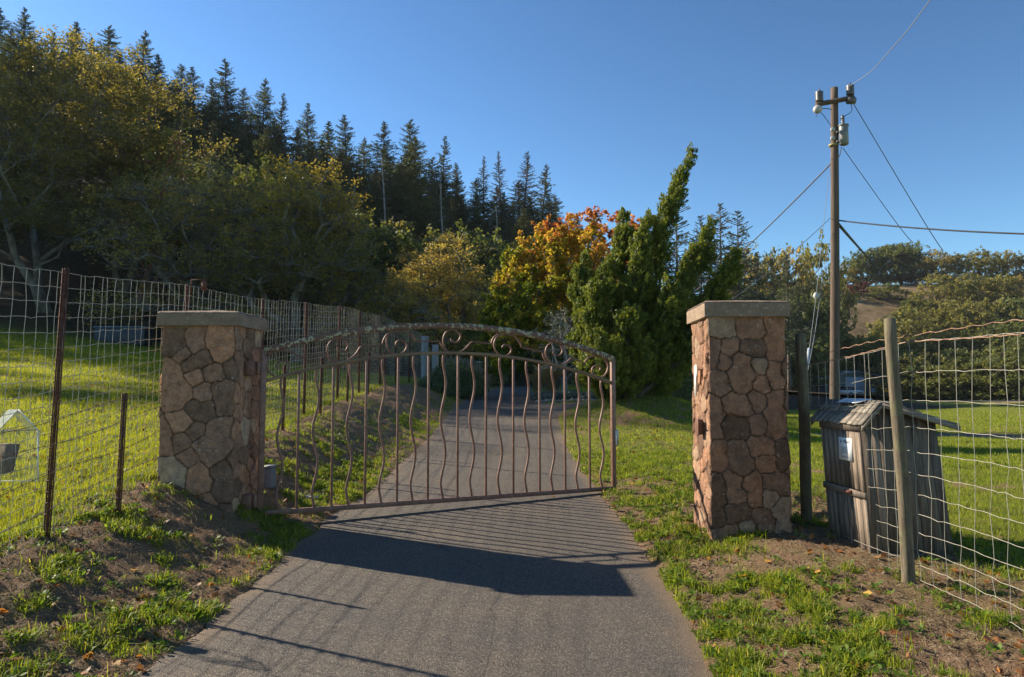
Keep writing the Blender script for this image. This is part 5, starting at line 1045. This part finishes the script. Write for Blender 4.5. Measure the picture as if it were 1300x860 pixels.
# border stones of the island
rgS = np.random.default_rng(8)
def rock(c, r, rg, k=7, m_=5):
    V = []; 
    for j in range(m_ + 1):
        ph = math.pi * j / m_
        for i in range(k):
            th = 6.283 * i / k; rr = r * rg.uniform(.8, 1.15); V.append((c[0] + rr * math.sin(ph) * math.cos(th), c[1] + rr * math.sin(ph) * math.sin(th) * .8, c[2] + rr * .62 * math.cos(ph)))
    q = [[j * k + i, j * k + (i + 1) % k, (j + 1) * k + (i + 1) % k, (j + 1) * k + i] for j in range(m_) for i in range(k)]; return V, q
M['rock'] = simple('border_rock', (.11, .10, .09), (.26, .24, .21), 6, .9)
rk = thing('rock_edging', 'row of small grey rocks edging the planted island', 'rock edging', (XA(725, 23.6), 23.6, 1.2))
for k in range(26):
    px = 684 + k * 3.6; Y = 23.55 + rgS.uniform(-.08, .08); x_ = XA(px, Y); r_ = rgS.uniform(.07, .13); V, q = rock((x_, Y, float(terrain(x_, Y)) + r_ * .3), r_, rgS); part(rk, 'rock', MB().add(V, q), M['rock'], True)

# bare-ish pines right of the juniper, and right-hand woods
pv = meshes(conifer(131, 18, 4.2, .85, .3, .8, .35), 'pine'); CV[6] = (pv[0], pv[1], 'firblue')
prk = [1, 2, 3, 4, 5, 6, 7, 0, 8]
for i, (px, pt, Y, k) in enumerate([(840, 262, 84, 4), (862, 250, 78, 6), (893, 272, 92, 6), (918, 256, 82, 6), (942, 265, 76, 6), (965, 318, 88, 3), (985, 335, 90, 3), (815, 300, 90, 3), (1003, 322, 96, 5)]):
    x_ = XA(px, Y); zb = float(terrain(x_, Y)); H_ = ZA(pt, Y) - zb; s = H_ / 18; a, b_, mt = CV[k]
    plant('pine_tree', f'airy grey-green pine behind the right pillar, {ORD[[4, 2, 1, 3, 5][0] if False else prk[i]]} from the left', 'pine', a, b_, 'conbark', mt, (x_, Y, zb), (s * .9, s * .9, s), i * 1.1, 'pines behind the right pillar')
OV = {}
for k, (sd__, mat, n_, lp) in enumerate([(21, 'oakolive', 75, 120), (22, 'oakolive', 80, 120), (23, 'oakgreen', 75, 130), (24, 'oakdark', 80, 130), (25, 'oaktan', 70, 110)]):
    a, b_ = meshes(broadleaf(600 + sd__, 10, 6.0, .2, n_, lp, .42, 1.6, .3, .05, 4, 'dome'), 'hill_oak'); OV[k] = (a, b_, mat)
NM = {0: 'olive green', 1: 'olive green', 2: 'mid green', 3: 'dark green', 4: 'tawny'}
hill = [(930, 345, 140, 0), (955, 322, 150, 4), (985, 318, 155, 0), (1012, 322, 150, 4), (1040, 312, 160, 0), (960, 372, 128, 3), (990, 368, 132, 2), (1020, 372, 136, 3), (1050, 380, 140, 3), (935, 400, 115, 2), (968, 415, 118, 3), (1000, 420, 120, 3), (1030, 415, 136, 2), (1062, 420, 142, 3), (1095, 425, 142, 3), (1120, 430, 142, 2),
        (1080, 338, 225, 4), (1102, 318, 225, 3), (1128, 309, 224, 3), (1150, 305, 224, 3), (1168, 318, 226, 2), (1200, 318, 215, 4), (1228, 322, 214, 0), (1256, 318, 214, 0), (1284, 320, 214, 4), (1310, 322, 214, 0), (1340, 318, 214, 4),
        (1200, 350, 190, 0), (1235, 348, 192, 0), (1270, 350, 190, 1), (1305, 352, 190, 4), (1170, 378, 190, 2), (1150, 398, 175, 3), (1188, 395, 172, 0), (1222, 382, 170, 1), (1258, 380, 168, 0), (1292, 372, 168, 3), (1325, 380, 170, 0), (1130, 372, 200, 2),
        (1140, 430, 150, 1), (1172, 428, 148, 1), (1205, 418, 142, 0), (1240, 420, 140, 1), (1275, 405, 138, 3), (1308, 415, 135, 2), (1150, 452, 118, 0), (1185, 462, 112, 3), (1215, 455, 110, 2), (1248, 450, 108, 3), (1280, 445, 105, 2), (1312, 448, 104, 3), (1168, 445, 126, 1), (1230, 440, 124, 3), (1295, 430, 122, 2), (1345, 440, 110, 0),
        (1150, 392, 166, 0)]
belt = ['ridge-top' if q[2] >= 210 else 'mid-slope' if q[2] >= 158 else 'valley-floor' if q[2] >= 125 else 'nearest' for q in hill]
for i, (px, pt, Y, k) in enumerate(hill):
    x_ = XA(px, Y); zb = float(terrain(x_, Y)); H_ = max(ZA(pt, Y) - zb, 5.0); a, b_, mt = OV[k]; s = min(H_, 14) / 10
    if H_ > 14: zb = zb + 0; s = H_ / 10
    wdt = min(s, 1.25) if H_ > 14 else max(s, .85)
    rank = sorted(j for j in [q[0] for q, bl in zip(hill, belt) if bl == belt[i]]).index(px)
    plant('hill_oak', f'{NM[k]} oak in the right-hand woods, {ORD[rank]} from the left of the {belt[i]} row', 'oak tree', a, b_, 'bark', mt, (x_, Y, zb), (wdt, wdt, s), rgT.uniform(0, 6.28), 'oaks on the right hillside')
rv = OV[3][1].copy(); rv.materials.clear(); rv.materials.append(M['redleaf'])
for i, (px, pt, Y) in enumerate(((1085, 362, 205), (1100, 366, 206), (1178, 338, 222), (1162, 345, 222), (1062, 368, 204))):
    x_ = XA(px, Y); zb = float(terrain(x_, Y)); plant('red_shrub', f'dull red shrub on the right hilltop, {ORD[i]} of five', 'shrub', None, rv, None, None, (x_, Y, zb - .5), (.42, .42, .42), i, 'red shrubs on the right hilltop')
shrub('hill_shrub', 'bright green lone bush on the bare slope right of the pole', 'shrub', 1128, 366, 180, 4.5, 61, 'oakgreen', 5000, .5, H=5)

# ------------------------------------------------------------------ near ground cover
def scatter(n, rng, ylo, yhi, xlo, xhi, power=1.0):
    u = rng.random(n); Y = ylo * (yhi / ylo) ** u; X = rng.uniform(xlo, xhi, n) * (Y / yhi if power else 1); return X, Y
def blades(X, Y, h, w, rg, lean=.5, seg=2):
    n = len(X); Z = terrain(X, Y) - .004; an = rg.uniform(0, 6.283, n); fx, fy = np.cos(an), np.sin(an); la = rg.uniform(0, 6.283, n); ll = np.abs(rg.normal(0, lean, n)) * h
    b0 = np.stack([X, Y, Z], 1); sd_ = np.stack([fx, fy, 0 * fx], 1) * (w / 2)[:, None]
    mid = b0 + np.stack([np.cos(la) * ll * .35, np.sin(la) * ll * .35, h * .6], 1); tip = b0 + np.stack([np.cos(la) * ll, np.sin(la) * ll, h * np.clip(1 - .25 * (ll / h), .3, 1)], 1)
    if seg == 2:
        v = np.stack([b0 - sd_, b0 + sd_, mid + sd_ * .8, mid - sd_ * .8, tip], 1).reshape(-1, 3); k = np.arange(n)[:, None] * 5
        return v, k + np.array([[0, 1, 2, 3]]), k + np.array([[3, 2, 4]])
    v = np.stack([b0 - sd_, b0 + sd_, tip], 1).reshape(-1, 3); k = np.arange(n)[:, None] * 3; return v, None, k + np.array([[0, 1, 2]])
def addgrass(name, label, X, Y, h, w, mat, rg, lean=.5, seg=2, a=None):
    v, q, t = blades(X, Y, h, w, rg, lean, seg); mb = MB(); n = len(X); a = np.clip(rg.normal(.45, .22, n), 0, 1) if a is None else a
    mb.v.append(v)
    if q is not None: mb.q.append(q); mb.qa.append(a)
    mb.t.append(t); mb.ta.append(a); mb.n = len(v)
    return tag(link(name, mb.mesh(name), M[mat]), label, 'grass', kind='stuff')
rg = np.random.default_rng(31)
# verge grass in clumps (tufts)
def tufts(nt, ylo, yhi, xfun, per, spread, rg):
    Y = ylo * (yhi / ylo) ** rg.random(nt); X = xfun(Y, rg.random(nt)); k = (rg.random(nt) < grassmask(X, Y) ** 1.3) & ~indrive(X, Y); X, Y = X[k], Y[k]
    X = np.repeat(X, per) + rg.normal(0, spread, len(X) * per); Y = np.repeat(Y, per) + rg.normal(0, spread, len(Y) * per); return X, Y
LX = lambda Y, u: -4.1 + u * (itp(Y, XL) + .05 + 4.1)
RXf = lambda Y, u: itp(Y, XR) - .05 + u * (4.2 - itp(Y, XR))
X, Y = tufts(14000, 2.9, 12, LX, 7, .022, rg); h = rg.uniform(.02, .095, len(X)) * (.6 + .9 * fbm(X, Y, 3, 90)); addgrass('grass', 'short green grass tufts growing through the soil of the left verge', X, Y, h, rg.uniform(.003, .0085, len(X)), 'grass', rg, 1.0)
X, Y = tufts(19000, 2.9, 13, RXf, 8, .022, rg); h = rg.uniform(.02, .095, len(X)) * (.6 + .9 * fbm(X, Y, 3, 91)); addgrass('grass', 'bright short grass spreading over the right verge up to the pillar', X, Y, h, rg.uniform(.003, .0085, len(X)), 'grass', rg, 1.0)
# bank and far verges
X, Y = tufts(7000, 9, 26, lambda Y, u: -4.0 + u * (itp(Y, XL) + 4.0), 7, .03, rg); addgrass('grass', 'patchy grass on the earth bank beside the driveway', X, Y, rg.uniform(.03, .08, len(X)), rg.uniform(.005, .010, len(X)), 'grass', rg, .7)
X, Y = tufts(9000, 12, 34, lambda Y, u: itp(Y, XR) + u * 12, 7, .05, rg); addgrass('grass', 'mown grass around the bend right of the driveway', X, Y, rg.uniform(.03, .08, len(X)), rg.uniform(.008, .014, len(X)), 'grass', rg, .7)
# left meadow
n = 230000; Yq = 4.0 * (42 / 4.0) ** rg.random(n); Xq = -3.85 - rg.random(n) * (Yq * .78 + 2 - 3.6); k = rg.random(n) < grassmask(Xq, Yq) * .95 + .05; X, Y = Xq[k], Yq[k]
sc = np.clip(Y / 9, .75, 3.2); addgrass('meadow_grass', 'bright backlit meadow grass beyond the tall wire fence', X, Y, rg.uniform(.035, .10, len(X)) * (.75 + .25 * sc), .0055 * sc * rg.uniform(.7, 1.4, len(X)), 'meadow', rg, .55, 1)
# right pasture
n = 240000; Yq = 4.6 * (60 / 4.6) ** rg.random(n); Xq = 3.0 + rg.random(n) * (Yq * .80 + 1.5 - 3.0 + 1); k = (rg.random(n) < grassmask(Xq, Yq) * .95 + .05) & ~((Xq < 3.7) & (Yq > 5.98) & (Yq < 6.85)) & ~indrive(Xq, Yq); X, Y = Xq[k], Yq[k]
sc = np.clip(Y / 9, .75, 4); addgrass('pasture_grass', 'green pasture grass behind the right fence and hut', X, Y, rg.uniform(.03, .085, len(X)) * (.75 + .25 * sc), .0055 * sc * rg.uniform(.7, 1.4, len(X)), 'grass', rg, .6, 1)
# dead straw bits lying flat
n = 80000; Y = 2.9 * (14 / 2.9) ** rg.random(n); sd__ = rg.random(n) < .45; X = np.where(sd__, LX(Y, rg.random(n)), RXf(Y, rg.random(n))); k = ~indrive(X, Y); X, Y = X[k], Y[k]; n = len(X); an = rg.uniform(0, 6.28, n); L = rg.uniform(.012, .05, n); Z = terrain(X, Y) + .004; A = np.stack([X, Y, Z], 1); X2, Y2 = X + np.cos(an) * L, Y + np.sin(an) * L; B = np.stack([X2, Y2, terrain(X2, Y2) + rg.uniform(.003, .02, n)], 1)
mb = MB(); mb.segs(A, B, .0011); mb.qa = [np.repeat(rg.random(n), 1) if False else np.tile(rg.random(n), 4)]; tag(link('dead_straw', mb.mesh('dead_straw'), M['straw']), 'dry straw and stalks lying on both verges', 'straw', kind='stuff')
# weeds: broad-leaved rosettes
nr_ = 7000; Y = 2.9 * (13 / 2.9) ** rg.random(nr_); sdm = rg.random(nr_) < .42; X = np.where(sdm, LX(Y, rg.random(nr_)), RXf(Y, rg.random(nr_) ** 1.5)); k = (rg.random(nr_) < grassmask(X, Y) ** .8) & ~indrive(X, Y); X, Y = X[k], Y[k]; per = 14; n = len(X) * per
rs = np.repeat(rg.uniform(.5, 1.3, len(X)), per); Xr = np.repeat(X, per); Yr = np.repeat(Y, per); an = rg.uniform(0, 6.28, n); rr = rg.uniform(.01, .06, n) * rs; c_ = np.stack([Xr + np.cos(an) * rr, Yr + np.sin(an) * rr, terrain(Xr, Yr) + .012 + rg.uniform(0, .03, n) * rs], 1)
nn_ = np.stack([np.cos(an) * -.5, np.sin(an) * -.5, np.ones(n)], 1) + rg.normal(0, .35, (n, 3)); nn_ /= np.linalg.norm(nn_, axis=1, keepdims=True); ax = np.stack([np.cos(an), np.sin(an), .3 + 0 * an], 1)
mb = MB(); mb.leaves(c_, nn_, .038 * rs * rg.uniform(.7, 1.3, n), .5, np.clip(rg.normal(.5, .2, n), 0, 1), axis=ax); tag(link('weeds', mb.mesh('weeds'), M['weed']), 'low leafy weeds sprouting on both verges', 'weeds', kind='stuff')
# fallen leaves
n = 1500; Y = 3.0 * (18 / 3.0) ** rg.random(n); X = np.where(rg.random(n) < .62, -2.0 - rg.random(n) * (Y * .7 + .1), itp(Y, XR) + rg.random(n) * 2.6); onr = rg.random(n) < .004; X = np.where(onr, rg.uniform(-2, 1.2, n), X)
k = onr | ~indrive(X, Y); X, Y = X[k], Y[k]; n = len(X); V = []; Q = []
an = rg.uniform(0, 6.28, n); sz = rg.uniform(.018, .042, n); z = terrain(X, Y) + .012
mb = MB(); nn_ = np.array([[0, 0, 1.]]) + rg.normal(0, .4, (n, 3)); nn_ /= np.linalg.norm(nn_, axis=1, keepdims=True); c_ = np.stack([X, Y, z + .006], 1); mb.leaves(c_, nn_, sz * 2, .75, rg.random(n)); nn2 = nn_ + rg.normal(0, .5, (n, 3)); nn2 /= np.linalg.norm(nn2, axis=1, keepdims=True); mb.leaves(c_ + rg.normal(0, .008, (n, 3)), nn2, sz * 1.5, .7, rg.random(n))
tag(link('fallen_leaves', mb.mesh('fallen_leaves'), M['fallen']), 'orange and brown fallen leaves scattered over verges and meadow', 'leaves', kind='stuff')
# pebbles and clods
n = 12000; Y = 2.9 * (12 / 2.9) ** rg.random(n); side = rg.random(n) < .5; e_ = np.abs(rg.normal(0, .35, n)); X = np.where(side, itp(Y, XL) + .02 - e_, itp(Y, XR) - .02 + e_); far = rg.random(n) < .5; X = np.where(far, np.where(side, LX(Y, rg.random(n)), RXf(Y, rg.random(n))), X)
mb = MB(); z = terrain(X, Y)
ico = np.array([[1, 0, 0], [-1, 0, 0], [0, 1, 0], [0, -1, 0], [0, 0, 1], [0, 0, -1]], float); tri = np.array([[0, 2, 4], [2, 1, 4], [1, 3, 4], [3, 0, 4], [2, 0, 5], [1, 2, 5], [3, 1, 5], [0, 3, 5]])
sz = rg.uniform(.003, .010, n) * (1 + (rg.random(n) < .06) * 1.6); v = ico[None] * sz[:, None, None] * rg.uniform(.6, 1.2, (n, 6, 1)) * [1, 1, .7] + np.stack([X, Y, z + .002], 1)[:, None, :]; mb.add(v, t=(np.arange(n)[:, None, None] * 6 + tri[None]).reshape(-1, 3)); tag(link('pebbles', mb.mesh('pebbles', True), M['pebble']), 'small stones and clods scattered along the driveway edges', 'pebbles', kind='stuff')
# yellow leaf lying at the right foreground
q = P(1125, 843, 3.55); lv = MB(); zq = float(terrain(q[0], 3.9)); lv.add([(q[0] - .02, 3.9, zq + .01), (q[0] + .005, 3.88, zq + .05), (q[0] + .035, 3.9, zq + .02), (q[0] + .01, 3.93, zq + .012), (q[0] - .012, 3.9, zq + .045)], [[0, 3, 2, 1]], [[0, 1, 4]], a=.95); o = link('curled_leaf', lv.mesh('curled_leaf'), M['fallen']); tag(o, 'curled yellow leaf lying on the right foreground verge', 'leaf')
hm, nt, b, o = newmat('haze'); nt.nodes.remove(b); pv_ = nt.nodes.new('ShaderNodeVolumePrincipled'); pv_.inputs['Color'].default_value = (.86, .91, 1, 1); pv_.inputs['Density'].default_value = .0001; pv_.inputs['Anisotropy'].default_value = .1
nt.links.new(pv_.outputs[0], o.inputs['Volume'])
hz = tag(link('haze', MB().box((0, 240, 38.5), (900, 700, 87)).mesh('haze'), hm), kind='stuff')
print('script done')
